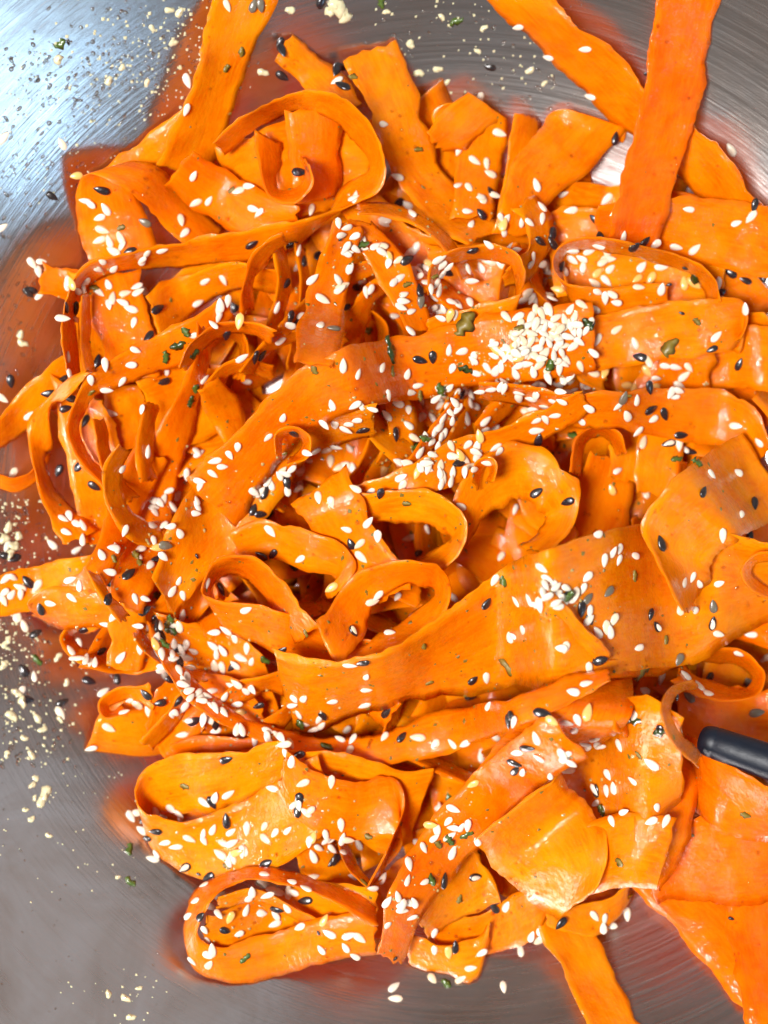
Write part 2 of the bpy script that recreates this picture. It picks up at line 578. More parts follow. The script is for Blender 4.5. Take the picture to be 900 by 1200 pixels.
# --- deep layer
R('right brown ribbon', 'shaded carrot ribbon at the right edge below the dark seed cluster',
  [(820, 395, 800, 455), (850, 385, 840, 455), (885, 378, 885, 458), (935, 385, 935, 465)])
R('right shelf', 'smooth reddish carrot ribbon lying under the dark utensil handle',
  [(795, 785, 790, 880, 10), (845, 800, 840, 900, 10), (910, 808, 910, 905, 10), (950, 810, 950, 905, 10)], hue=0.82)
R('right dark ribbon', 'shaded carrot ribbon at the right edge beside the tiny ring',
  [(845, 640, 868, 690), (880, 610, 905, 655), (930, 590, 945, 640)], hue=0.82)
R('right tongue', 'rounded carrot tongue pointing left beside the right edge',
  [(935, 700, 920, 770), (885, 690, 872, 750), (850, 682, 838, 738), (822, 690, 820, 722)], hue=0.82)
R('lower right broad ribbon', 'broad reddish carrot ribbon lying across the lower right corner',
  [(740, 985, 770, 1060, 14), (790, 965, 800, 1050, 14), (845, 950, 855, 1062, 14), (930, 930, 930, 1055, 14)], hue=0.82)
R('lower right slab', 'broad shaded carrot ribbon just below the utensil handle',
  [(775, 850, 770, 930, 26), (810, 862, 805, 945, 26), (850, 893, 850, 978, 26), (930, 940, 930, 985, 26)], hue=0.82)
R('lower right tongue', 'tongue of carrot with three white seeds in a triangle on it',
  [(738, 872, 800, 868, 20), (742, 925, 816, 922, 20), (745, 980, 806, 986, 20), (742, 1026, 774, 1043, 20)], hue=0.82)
R('upper back loop', 'small carrot curl peeping out behind the upper middle curl',
  [(506, 165, 540, 175), (505, 138, 540, 145), (520, 122, 545, 132), (545, 120, 560, 135)], W=45)
R('seeded upper ledge', 'seed strewn carrot ribbon under the short upper right curl',
  [(570, 262, 580, 305), (625, 250, 640, 292), (680, 242, 705, 285), (720, 250, 735, 290)])
R('upper middle ledge', 'carrot ribbon tucked under the wide blunt strip in the upper middle',
  [(425, 205, 395, 250), (470, 255, 440, 300), (520, 280, 500, 330), (560, 300, 545, 350)])
R('left deep ribbon', 'flat carrot ribbon deep inside the left loop',
  [(120, 450, 182, 450), (120, 500, 178, 500), (125, 560, 172, 560)])
R('left inner ribbon', 'flat carrot ribbon below the curved seeded band on the left',
  [(160, 445, 185, 520), (205, 430, 225, 520), (260, 425, 275, 500)])
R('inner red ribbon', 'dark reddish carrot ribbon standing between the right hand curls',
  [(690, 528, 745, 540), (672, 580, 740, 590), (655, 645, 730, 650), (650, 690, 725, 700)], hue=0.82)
R('middle shaded ribbon', 'shaded carrot ribbon left of the open middle ring',
  [(300, 610, 290, 680), (255, 630, 245, 710), (205, 680, 215, 750), (170, 720, 190, 770)])
R('lower shaded ribbon', 'shaded carrot ribbon between the two lower left loops',
  [(340, 990, 378, 970), (360, 1035, 412, 1015), (395, 1070, 440, 1050), (440, 1105, 470, 1080)])
R('right serrated stub', 'short carrot piece with a serrated edge under the right band',
  [(772, 395, 832, 390), (772, 435, 835, 435), (770, 475, 834, 475)])
R('right small stub', 'short carrot stub left of the upright right stub',
  [(720, 495, 762, 498), (715, 535, 752, 545), (712, 560, 748, 568)])
R('right upright stub', 'short square ended carrot stub hanging under the right band',
  [(750, 490, 802, 500), (745, 535, 800, 545), (741, 574, 795, 584)])
R('bottom ledge', 'flat carrot ribbon along the lower edge of the heap',
  [(500, 1080, 512, 1122), (560, 1070, 570, 1116), (610, 1045, 622, 1100), (640, 1030, 650, 1060)])
R('bottom tatter', 'small torn carrot piece at the very bottom of the heap',
  [(478, 1095, 480, 1132), (520, 1105, 520, 1142), (560, 1098, 555, 1150), (575, 1080, 572, 1110)])
R('lower tatter', 'torn carrot end with seeds under the glossy blunt piece',
  [(640, 1050, 640, 1085), (680, 1060, 685, 1098), (715, 1050, 722, 1080), (735, 1035, 738, 1058)])
R('left seeded shelf', 'carrot ribbon with white seeds under the thin herbed band on the left',
  [(178, 715, 215, 790), (215, 728, 240, 800), (262, 735, 290, 830), (310, 770, 330, 850)])
R('lower inner shelf', 'carrot ribbon deep below the thin herbed band',
  [(170, 850, 200, 900), (190, 800, 240, 850), (240, 790, 280, 850), (290, 800, 320, 860)])
R('small lower stub', 'short blunt carrot stub lying inside the lower left ring',
  [(200, 872, 215, 900), (245, 860, 255, 900), (300, 868, 310, 905), (340, 870, 340, 905)])
R('small left curl', 'tiny orange carrot curl sticking out at the left low edge',
  [(175, 800, 180, 830), (140, 805, 150, 820), (116, 822, 128, 826), (122, 842, 132, 834), (150, 838, 145, 826)], W=32)
R('left pale curl', 'small frayed carrot loop on the left edge with a pale rim',
  [(150, 690, 130, 725), (95, 720, 105, 745), (78, 735, 92, 740), (72, 752, 86, 748), (92, 775, 100, 760), (135, 788, 140, 768), (185, 785, 185, 750)], W=45)
R('left flap', 'carrot flap with one black seed pointing left',
  [(160, 668, 160, 728), (100, 682, 115, 735), (55, 690, 70, 735), (30, 708, 40, 722)])
R('left upright stub', 'upright square cut carrot stub at lower left with a white seed',
  [(130, 680, 172, 680), (129, 735, 170, 735), (127, 783, 165, 788)])
R('left floor ribbon', 'carrot ribbon lying on the steel inside the outer left loops',
  [(60, 440, 120, 470), (72, 520, 140, 515), (90, 600, 150, 590), (100, 640, 160, 640)])
R('left shoulder floor ribbon', 'carrot ribbon on the steel behind the trailing band of the big ring',
  [(82, 318, 132, 322), (84, 380, 132, 382), (88, 450, 130, 448)])
R('lower round end', 'rounded carrot end showing behind the glossy blunt piece',
  [(690, 925, 650, 965), (730, 950, 690, 1000), (742, 985, 705, 1030), (718, 1028, 690, 1042)])
# --- flat ribbons that close the floor of the rings
R('ring floor', 'flat carrot ribbon forming the floor of the big upper left ring',
  [(255, 175, 275, 270), (310, 150, 320, 262), (370, 140, 372, 250), (440, 140, 430, 235)])
R('upper loop floor', 'flat carrot ribbon seen through the loop above the seed pile',
  [(500, 290, 500, 370), (560, 285, 565, 365), (630, 290, 640, 360)])
R('oval loop floor', 'flat carrot ribbon seen through the oval loop at right',
  [(640, 285, 650, 350), (720, 285, 725, 350), (800, 300, 800, 365), (850, 310, 845, 370)])
R('lowest ring floor', 'curved carrot ribbon lining the inside of the lowest left ring',
  [(440, 1040, 440, 1105), (380, 1035, 385, 1118), (320, 1040, 330, 1130), (268, 1060, 275, 1138), (240, 1075, 236, 1130)])
R('lower ring floor', 'carrot ribbon lining the inside of the large lower left ring',
  [(340, 880, 345, 945), (280, 880, 290, 960), (225, 890, 232, 965), (180, 900, 190, 960)])
R('lower right hollow', 'carrot ribbon in the dark hollow right of the seeded strip end',
  [(620, 830, 640, 960), (690, 815, 700, 970), (760, 820, 765, 960), (800, 840, 800, 940)])
R('lower right hollow edge', 'narrow carrot ribbon behind the tongue with three white seeds',
  [(690, 960, 680, 1050), (740, 950, 735, 1040), (790, 960, 770, 1045)])
# --- top group
R('right upper band', 'horizontal carrot band crossing under the tall upright strip',
  [(700, 242, 700, 292), (760, 234, 765, 300), (820, 230, 830, 312), (880, 238, 890, 325), (940, 250, 945, 330)])
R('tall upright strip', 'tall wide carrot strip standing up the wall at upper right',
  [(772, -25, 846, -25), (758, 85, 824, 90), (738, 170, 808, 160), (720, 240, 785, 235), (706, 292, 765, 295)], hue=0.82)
R('upper middle strip', 'wide blunt ended carrot strip curving down from the upper middle',
  [(402, 72, 466, 45), (432, 135, 490, 112), (458, 198, 518, 192), (500, 255, 558, 240), (545, 288, 590, 268)])
R('short upper strip', 'short blunt carrot strip with black seeds at its end',
  [(321, 70, 344, 38), (342, 90, 368, 62), (365, 112, 400, 92), (395, 135, 425, 120)])
R('upper middle curl', 'carrot curl bending over with white seeds in the upper middle',
  [(502, 158, 520, 178), (520, 128, 560, 165), (548, 108, 592, 138), (540, 150, 592, 175), (530, 205, 585, 210), (528, 255, 580, 255)], W=66, tilt=0.6)
R('narrow bent strip', 'narrow bent carrot strip left of the short upper right curl',
  [(606, 132, 632, 140), (596, 165, 630, 175), (586, 210, 625, 215), (582, 262, 625, 262)])
R('upper right curl', 'short carrot curl with one raised pointed corner at upper right',
  [(575, 275, 628, 275), (592, 225, 635, 250), (600, 190, 652, 228), (630, 155, 690, 200), (660, 128, 733, 152, 12), (690, 140, 730, 168)], W=80, tilt=0.5)
R('left folded ribbon', 'folded carrot ribbon at the left shoulder with a pale scraped top',
  [(105, 320, 185, 300), (92, 270, 175, 255), (88, 225, 158, 215), (102, 205, 150, 190, 14), (150, 225, 185, 195, 10), (190, 262, 220, 232), (235, 300, 260, 270)], W=84, tilt=0.5)
R('left shoulder band', 'carrot band with white seeds between folded ribbon and big ring',
  [(225, 178, 195, 215), (262, 200, 240, 250), (305, 225, 290, 280), (350, 240, 345, 285)])
R('ring flap', 'frayed carrot flap inside the big upper left ring',
  [(335, 130, 400, 128), (340, 165, 402, 160), (342, 205, 400, 195), (350, 240, 395, 230)], W=70)
R('ring inner curl', 'small inner spiral of carrot inside the big upper left ring',
  [(300, 150, 330, 168), (302, 185, 328, 195), (306, 208, 325, 212), (318, 232, 330, 222), (348, 238, 352, 215), (366, 215, 358, 200), (362, 192, 352, 185)], W=48)
R('big upper left ring', 'big upright carrot ring at upper left that trails off as a band',
  [(250, 165, 262, 180), (290, 132, 305, 150), (345, 110, 350, 130), (398, 112, 388, 140), (437, 148, 415, 168), (450, 190, 432, 198), (438, 225, 405, 218), (385, 250, 360, 278), (300, 268, 300, 306), (225, 282, 228, 312), (150, 295, 155, 318), (100, 312, 112, 328), (75, 350, 92, 358), (72, 400, 88, 405), (80, 450, 94, 448)], W=62)
FLOOR = 90
# --- left group
R('left flat piece', 'flat carrot piece with a cluster of white seeds on the left',
  [(100, 330, 160, 318), (108, 370, 172, 355), (118, 408, 182, 395), (128, 450, 190, 440)])
R('left arched band', 'arched carrot band with two black seeds on the left',
  [(172, 345, 188, 400), (205, 325, 222, 372), (245, 312, 258, 345), (295, 308, 300, 338), (340, 320, 335, 345)])
R('edge-on strip', 'carrot strip seen edge on beside the upright central strip',
  [(318, 280, 332, 285), (325, 330, 340, 335), (312, 385, 328, 388), (300, 440, 316, 440)], W=50)
R('second edge-on strip', 'slim carrot strip seen edge on with tan seeds along it',
  [(345, 285, 358, 290), (352, 330, 364, 335), (345, 380, 356, 380), (335, 430, 345, 430)], W=44)
R('left dark ring', 'small carrot ring round a dark hole left of centre',
  [(230, 425, 245, 430), (236, 398, 250, 405), (256, 383, 260, 396), (282, 388, 276, 402), (292, 412, 280, 418), (286, 445, 272, 442)], W=46)
R('outer left ribbon', 'frayed carrot ribbon wrapping the outer left side',
  [(110, 432, 75, 470), (75, 448, 55, 480), (38, 488, 62, 520), (34, 525, 55, 535), (45, 572, 62, 570), (58, 610, 92, 600), (72, 640, 118, 622)], W=60, tilt=0.6)
R('left seeded band', 'curved carrot band with white seeds that rolls into a loop on the left',
  [(265, 345, 275, 375), (230, 370, 245, 405), (190, 388, 205, 430), (145, 412, 155, 448), (105, 440, 118, 460), (84, 478, 98, 484), (80, 512, 95, 512), (98, 545, 110, 538), (122, 572, 134, 562), (135, 605, 150, 600)], W=52)
R('left seed strewn tail', 'carrot tail strewn with herbs and seeds hanging at lower left',
  [(232, 380, 242, 388), (225, 430, 242, 440), (185, 500, 222, 520), (158, 560, 205, 580), (150, 620, 205, 635), (133, 672, 180, 695), (120, 700, 165, 718)])
R('left blunt strip', 'carrot strip with a blunt bright end hanging toward lower left',
  [(158, 520, 195, 540), (135, 575, 172, 590), (112, 640, 145, 645), (74, 686, 122, 700)])
# --- narrow curls traced between the wider ribbons
R('left thin arc', 'thin carrot arc seen edge on above the left dark hollow',
  [(238, 452, 254, 458), (262, 426, 270, 440), (294, 422, 297, 437), (322, 430, 318, 446)], W=46)
R('left upright sliver', 'upright carrot sliver beside the left flat piece',
  [(95, 345, 106, 345), (94, 395, 106, 398), (99, 435, 112, 438)], W=40)
R('left inner sliver', 'carrot sliver standing inside the left seeded loop',
  [(108, 492, 124, 490), (114, 530, 130, 526), (126, 570, 144, 562), (150, 590, 165, 580)], W=44)
R('left sloping sliver', 'narrow carrot sliver sloping under the left seed strewn tail',
  [(170, 470, 186, 478), (160, 520, 178, 524), (165, 565, 182, 562)], W=40)
R('small upright hook', 'small hooked carrot strip right of the upright central strip',
  [(416, 410, 428, 410), (416, 378, 428, 384), (434, 364, 436, 376), (452, 380, 442, 386), (454, 405, 444, 402)], W=44)
R('centre upright strip', 'short upright carrot strip left of the loop above the pile',
  [(486, 345, 508, 342), (490, 375, 511, 372), (494, 405, 514, 402)], W=40)
R('central arc', 'curved carrot strip seen edge on beneath the broad seeded ribbon',
  [(430, 488, 446, 490), (430, 520, 445, 524), (414, 552, 428, 558), (396, 572, 410, 582)], W=48)
R('second central arc', 'curved shaded carrot strip in the hollow below the seed pile',
  [(470, 478, 486, 482), (462, 510, 478, 516), (440, 540, 455, 548)], W=44)
R('right dark hollow curl', 'carrot curl round a dark hollow left of the right stubs',
  [(668, 552, 680, 556), (674, 515, 686, 522), (698, 498, 700, 512), (724, 506, 716, 518), (735, 530, 722, 534)], W=46)
R('upper seeded sliver', 'narrow seeded carrot sliver between the two upper loops',
  [(612, 300, 624, 304), (622, 335, 636, 338), (650, 362, 660, 372)], W=38)
R('lower seeded sliver', 'thin carrot sliver lined with seeds across the lowest left ring',
  [(255, 1052, 258, 1064), (300, 1043, 303, 1056), (342, 1060, 339, 1073), (380, 1082, 374, 1094)], W=30)
R('lower upright curl', 'small carrot curl in the hollow beside the lower seeded strip',
  [(395, 985, 410, 992), (405, 1015, 422, 1018), (430, 1040, 444, 1036), (450, 1030, 452, 1018)], W=42)
R('low left sliver', 'carrot sliver slanting below the thin herbed band at lower left',
  [(165, 868, 178, 878), (190, 840, 204, 850), (215, 805, 228, 815)], W=36)
R('left low sliver', 'carrot sliver hanging over the left pale curl',
  [(100, 668, 118, 675), (118, 700, 134, 702), (140, 730, 152, 722)], W=36)


def tangle():
    for i in range(46):
        a, rr = i * 2.39996, math.sqrt((i + 0.5) / 46)
        cx, cy = 480 + 320 * rr * math.cos(a), 610 + 350 * rr * math.sin(a)
        d, L, w = random.uniform(0, math.pi), random.uniform(80, 170), random.uniform(5, 15)
        bend = random.uniform(-2.6, 2.6)
        st = []
        x, y, th = cx - math.cos(d) * L / 2, cy - math.sin(d) * L / 2, d - bend / 2
        for t in range(6):
            nx, ny = -math.sin(th), math.cos(th)
            w2 = w * random.uniform(0.6, 1.3)
            st.append((x + nx * w2, y + ny * w2, x - nx * w2, y - ny * w2))
            x += math.cos(th) * L / 5
            y += math.sin(th) * L / 5
            th += bend / 5
        ribbon('tangled narrow curl', 'narrow carrot curl tangled in beside ' + zone(cx, cy), st, W=random.uniform(36, 52),
               group='narrow carrot curls tangled beside ' + zone(cx, cy), floor=60, step=4, cols=7)


tangle()
FLOOR = 160
# --- central bands
R('left long slope', 'long carrot band sloping down left below the broad seeded ribbon',
  [(440, 478, 440, 510), (360, 488, 370, 530), (290, 505, 335, 575), (235, 555, 285, 640), (200, 620, 230, 690), (180, 680, 205, 725)])
R('centre back strip', 'narrow carrot strip right of the upright central strip',
  [(405, 255, 440, 262), (430, 305, 478, 305), (455, 345, 495, 345), (475, 390, 510, 388)])
R('middle shadow ring', 'carrot loop standing above the white seed pile',
  [(500, 340, 515, 345), (507, 308, 520, 315), (545, 288, 550, 305), (600, 292, 592, 308), (616, 318, 602, 322), (605, 345, 600, 378), (555, 358, 558, 398), (500, 375, 505, 415)], W=52)
R('right upper loop', 'oval carrot loop at right with seeds inside',
  [(845, 352, 830, 358), (838, 325, 825, 335), (800, 300, 795, 316), (740, 284, 738, 300), (690, 278, 690, 292), (655, 288, 664, 298), (646, 312, 660, 318), (668, 332, 675, 362), (720, 336, 722, 378), (785, 335, 785, 372)], W=54)
R('right tail of broad ribbon', 'broad carrot ribbon to the right of the seed pile with curled right end',
  [(640, 372, 650, 445), (690, 372, 700, 435), (740, 362, 750, 428), (790, 352, 802, 418), (840, 350, 848, 412), (868, 352, 868, 402), (876, 372, 866, 412), (872, 395, 840, 408)], W=78, tilt=0.5)
R('broad seeded ribbon', 'broad central carrot ribbon carrying the thick pile of white seeds',
  [(215, 560, 275, 620, -10), (262, 520, 322, 548), (318, 462, 360, 508), (375, 418, 395, 488), (430, 400, 455, 472), (520, 385, 535, 458), (600, 362, 620, 448), (655, 355, 670, 440), (692, 355, 697, 438)])
R('upright central strip', 'upright carrot strip with a pale seeded top left of centre',
  [(392, 258, 424, 268), (368, 330, 408, 335), (350, 380, 400, 388), (342, 425, 388, 430)], W=64, tilt=0.6)
R('right wide band', 'wide carrot band with black seeds crossing at right below the seed pile',
  [(560, 448, 565, 470), (610, 452, 615, 475), (670, 462, 665, 496), (730, 458, 730, 506), (790, 455, 800, 515), (850, 456, 845, 522), (885, 480, 862, 530), (905, 525, 880, 550)])
R('herbed fibre strip', 'narrow carrot strip crusted with herbs and seeds below the broad ribbon',
  [(535, 460, 545, 478), (508, 495, 520, 510), (484, 530, 494, 545), (460, 562, 468, 575)], W=34)
R('centre seeded ridge', 'carrot band with a pale seeded ridge slanting through the middle',
  [(680, 455, 690, 480), (640, 478, 652, 506), (595, 496, 612, 528), (545, 512, 562, 550), (500, 530, 520, 572), (455, 555, 480, 590), (405, 575, 420, 605)])
R('right round curl', 'rounded glossy carrot curl right of centre',
  [(530, 590, 548, 640), (552, 548, 575, 600), (600, 520, 605, 585), (648, 535, 625, 590), (678, 580, 640, 605), (668, 622, 630, 625), (640, 652, 612, 640)], W=74, tilt=0.6)
R('middle bent band', 'bent carrot band curling over a dark hollow in the middle',
  [(405, 585, 412, 618), (450, 574, 458, 612), (495, 572, 495, 615), (532, 588, 515, 620), (547, 612, 528, 630), (540, 648, 510, 645), (520, 668, 480, 665)], W=48)
R('centre blunt strip', 'short blunt carrot strip standing out in the middle of the heap',
  [(405, 545, 344, 592, 8), (422, 580, 355, 612, 4), (440, 620, 378, 650), (465, 655, 410, 690), (490, 680, 440, 710)])
R('middle seeded fold', 'folded carrot ribbon with black seeds left of the centre strip',
  [(268, 622, 285, 672), (310, 608, 318, 655), (360, 620, 360, 668), (405, 640, 398, 680), (415, 665, 378, 695), (405, 690, 385, 702)], W=54, tilt=0.6)
R('lower curved ribbon', 'wide curved carrot ribbon under the big glossy diagonal ribbon',
  [(640, 800, 735, 795), (620, 835, 740, 835), (585, 868, 700, 875), (550, 910, 640, 905), (520, 960, 590, 965), (490, 1000, 540, 1020)])
R('right hand loop', 'carrot loop curling round a hollow at the lower right',
  [(700, 770, 705, 800), (760, 765, 765, 790), (820, 760, 822, 776), (868, 763, 862, 780), (896, 788, 880, 792), (888, 815, 872, 808), (850, 822, 850, 805), (812, 812, 820, 792), (790, 795, 802, 780)], W=50)
R('right thin ring', 'thin carrot ring standing left of the dark utensil handle',
  [(815, 796, 818, 806), (785, 805, 797, 812), (774, 832, 787, 832), (785, 868, 798, 858), (815, 898, 822, 884)], W=44)
R('open middle ring front', 'open carrot ring at centre left whose band sweeps to the right',
  [(370, 735, 345, 755), (345, 700, 325, 725), (312, 662, 298, 690), (282, 651, 276, 672), (250, 660, 260, 676), (236, 688, 250, 695), (248, 702, 262, 735), (305, 708, 310, 758), (370, 730, 365, 775), (440, 752, 430, 795)], W=66)
R('open centre curl', 'open carrot curl with pale seeds in the middle of the heap',
  [(370, 730, 400, 790), (392, 700, 425, 740), (425, 670, 440, 705), (472, 658, 476, 685), (512, 664, 500, 688), (526, 695, 506, 700), (512, 735, 470, 725), (465, 770, 430, 755), (420, 790, 395, 780)], W=60, tilt=0.7)
R('big glossy diagonal ribbon', 'widest glossy carrot ribbon sweeping across the middle right',
  [(915, 640, 915, 722), (862, 630, 868, 745), (805, 612, 815, 778), (745, 612, 758, 785), (690, 626, 702, 794), (640, 645, 652, 802), (590, 667, 600, 806), (540, 705, 545, 815), (470, 752, 480, 822), (400, 772, 415, 842), (345, 768, 370, 860), (318, 760, 345, 850)], cup=0.05)
R('right folded ribbon', 'large glossy carrot ribbon folding over at the right side',
  [(870, 510, 930, 600), (840, 528, 895, 615), (790, 565, 858, 638), (752, 612, 832, 660, 10), (765, 655, 828, 680), (785, 690, 818, 700), (800, 715, 812, 716)])
R('narrow overlay strip', 'narrow carrot sliver lying across the big glossy diagonal ribbon',
  [(632, 690, 640, 684), (655, 722, 668, 714), (678, 752, 692, 742), (700, 776, 716, 768)], W=18)
R('herbed long band', 'long thin carrot band crusted with herbs and seeds along its left end',
  [(172, 728, 188, 738), (192, 785, 210, 778), (232, 832, 246, 816), (296, 866, 304, 846), (365, 895, 372, 862), (440, 898, 440, 862), (510, 885, 505, 838), (580, 862, 572, 825), (650, 832, 645, 800), (715, 800, 712, 782)], W=56, tilt=0.5)
R('small centre curl', 'tiny carrot curl beside the dark hollow right of centre',
  [(552, 560, 560, 575), (556, 542, 566, 552), (572, 535, 572, 548), (582, 545, 574, 555), (578, 565, 568, 565)], W=36)
R('small red ring', 'small carrot ring with a dark red hollow below the broad seeded ribbon',
  [(322, 530, 330, 538), (322, 508, 332, 514), (345, 500, 346, 510), (364, 512, 354, 518), (360, 535, 348, 532), (338, 545, 338, 536)], W=40)
R('tiny right ring', 'tiny carrot ring at the right edge',
  [(912, 645, 910, 655), (882, 650, 888, 660), (868, 670, 880, 672), (880, 692, 888, 682), (910, 705, 908, 694)], W=30)
FLOOR = 130
# --- lower group
R('lower left cone', 'carrot ribbon under the herbed long band near the lower left ring',
  [(330, 880, 345, 930), (380, 880, 380, 950), (430, 890, 420, 985), (470, 900, 450, 1000), (510, 900, 480, 985)])
R('lower left ring', 'large lower left carrot ring with a pale scraped front and many seeds',
  [(338, 868, 330, 920), (270, 878, 275, 942), (212, 882, 228, 955), (172, 898, 188, 955), (158, 925, 174, 962), (168, 952, 176, 992), (198, 960, 205, 1016), (238, 955, 246, 1032), (290, 935, 302, 1026), (335, 905, 352, 1000), (372, 885, 392, 960)], W=86, tilt=0.8)
R('lowest left ring', 'lowest carrot ring on the left edge of the heap lined with seeds',
  [(440, 1070, 440, 1118), (380, 1075, 385, 1128), (320, 1092, 330, 1142), (262, 1110, 268, 1152), (232, 1098, 222, 1128), (240, 1068, 214, 1080), (262, 1042, 232, 1040), (300, 1032, 285, 1018), (350, 1042, 345, 1022), (400, 1062, 398, 1040), (440, 1085, 440, 1062)], W=60, tilt=0.8)
R('lower middle fold', 'carrot fold with seeds right of the lower left ring',
  [(335, 880, 325, 930), (370, 905, 355, 965), (415, 915, 400, 985), (455, 905, 470, 985), (475, 940, 450, 1020), (450, 1005, 430, 1040)], W=80, tilt=0.4)
R('lower triangle piece', 'pointed carrot piece with a split black seed near the bottom',
  [(550, 985, 590, 1055), (520, 1030, 548, 1075), (488, 1078, 502, 1100)])
R('lower seeded strip', 'long carrot strip with white seeds coming down to the bottom edge',
  [(640, 835, 690, 890), (580, 880, 628, 925), (532, 930, 580, 975), (488, 990, 538, 1022), (456, 1048, 496, 1070), (440, 1116, 474, 1132)])
R('glossy blunt piece', 'glossy blunt carrot piece with a cut edge at lower right',
  [(655, 905, 553, 985, 6), (692, 945, 585, 1022), (712, 1000, 625, 1055), (700, 1040, 655, 1076, -8)])
#RIBBONS_END

# ------------------------------------------------------------------ seeds, herbs and crumbs
bpy.context.view_layer.update()
DG = bpy.context.evaluated_depsgraph_get()
CAM_P = Vector((0, 0, ZC * S))


def cast(x, y):
    d = Vector(((x - 450) * S, (600 - y) * S, -2000 * S)).normalized()
    ok, loc, nor, idx, ob, _m = scn.ray_cast(DG, CAM_P, d)
    if not ok:
        return None
    if nor.dot(d) > 0:
        nor = -nor
    return loc, nor, ob.name


def seed_mesh(name, mat, L, Wd, T, seed, na=14, nb=9, sharp=0.55, plump=1.0):
    """a flat tear drop: pointed at -x, round at +x"""
    r = random.Random(seed)
    v, q = [], []
    for i in range(nb + 1):
        t = i / nb
        x = -0.5 + t
        prof = (t ** 0.8) * ((1 - t) ** 0.5) * 2.05
        prof = min(prof, 1.0) if plump else prof
        for k in range(na):
            a = 2 * math.pi * k / na
            cy, cz = math.cos(a), math.sin(a)
            cz = math.copysign(abs(cz) ** 0.8, cz)
            bump = 1 + r.uniform(-0.03, 0.03)
            v.append((x * L * S, cy * prof * 0.5 * Wd * S * bump, (cz * prof * 0.5 * T + 0.5 * math.sin(t * 3.1) * r.uniform(-0.15, 0.15)) * S))
    for i in range(nb):
        for k in range(na):
            q.append((i * na + k, i * na + (k + 1) % na, (i + 1) * na + (k + 1) % na, (i + 1) * na + k))
    return mesh_np(name, v, q, [mat])


WHITE_M = [seed_mesh('white_sesame_seed', M_WHITE, random.uniform(15, 19.5), random.uniform(9.5, 12), random.uniform(4.2, 6.2), i) for i in range(7)]
TAN_M = [seed_mesh('white_sesame_seed', M_TAN, random.uniform(17, 20), random.uniform(10, 12), 6, i + 20) for i in range(3)]
BLACK_M = [seed_mesh('black_sesame_seed', M_BLACK, random.uniform(17, 20.5), random.uniform(10, 12), random.uniform(5.5, 7), i + 40) for i in range(5)]
GREY_M = [seed_mesh('black_sesame_seed', M_GREY, 19, 12, 6.5, i + 60) for i in range(2)]
CHIP_M = [seed_mesh('black_sesame_seed', M_BLACK, 8, 4.5, 4, i + 70, 8, 6) for i in range(2)]
KERNEL_M = seed_mesh('kernel', M_WHITE, 13, 7, 3.2, 90)
PLACED = []


def pose(x, y, half, ang=None, lean=0.0):
    c = cast(x, y)
    if c is None:
        return None
    loc, n, on = c
    n = (n + Vector((0, 0, 0.35))).normalized()
    up = 0
    for (px, py, pz) in PLACED:
        d = math.hypot(px - x, py - y)
        if d < 11:
            up = max(up, pz + 3.6 * (1 - d / 14))
    if up:
        n = (n + Vector((random.uniform(-.35, .35), random.uniform(-.35, .35), 0.2))).normalized()
    PLACED.append((x, y, up))
    a = random.uniform(0, 2 * math.pi) if ang is None else ang
    t = Vector((math.cos(a), math.sin(a), 0))
    t = (t - n * t.dot(n)).normalized()
    b = n.cross(t)
    loc = loc + n * (half + up) * S
    tl = random.uniform(-lean, lean)
    m = Matrix((t, b, n)).transposed().to_4x4()
    m = Matrix.Translation(loc) @ m @ Matrix.Rotation(tl, 4, 'X') @ Matrix.Rotation(random.uniform(-lean, lean) * 0.6, 4, 'Y')
    return m, on


def parse(tiles):
    out = []
    for (tx, ty), txt in tiles:
        for item in txt.split(','):
            a, b = item.split()[:2]
            kind = ''
            while b[-1].isalpha():
                kind, b = b[-1], b[:-1]
            out.append((tx + float(a) / 3, ty + float(b) / 3, kind))
    return out


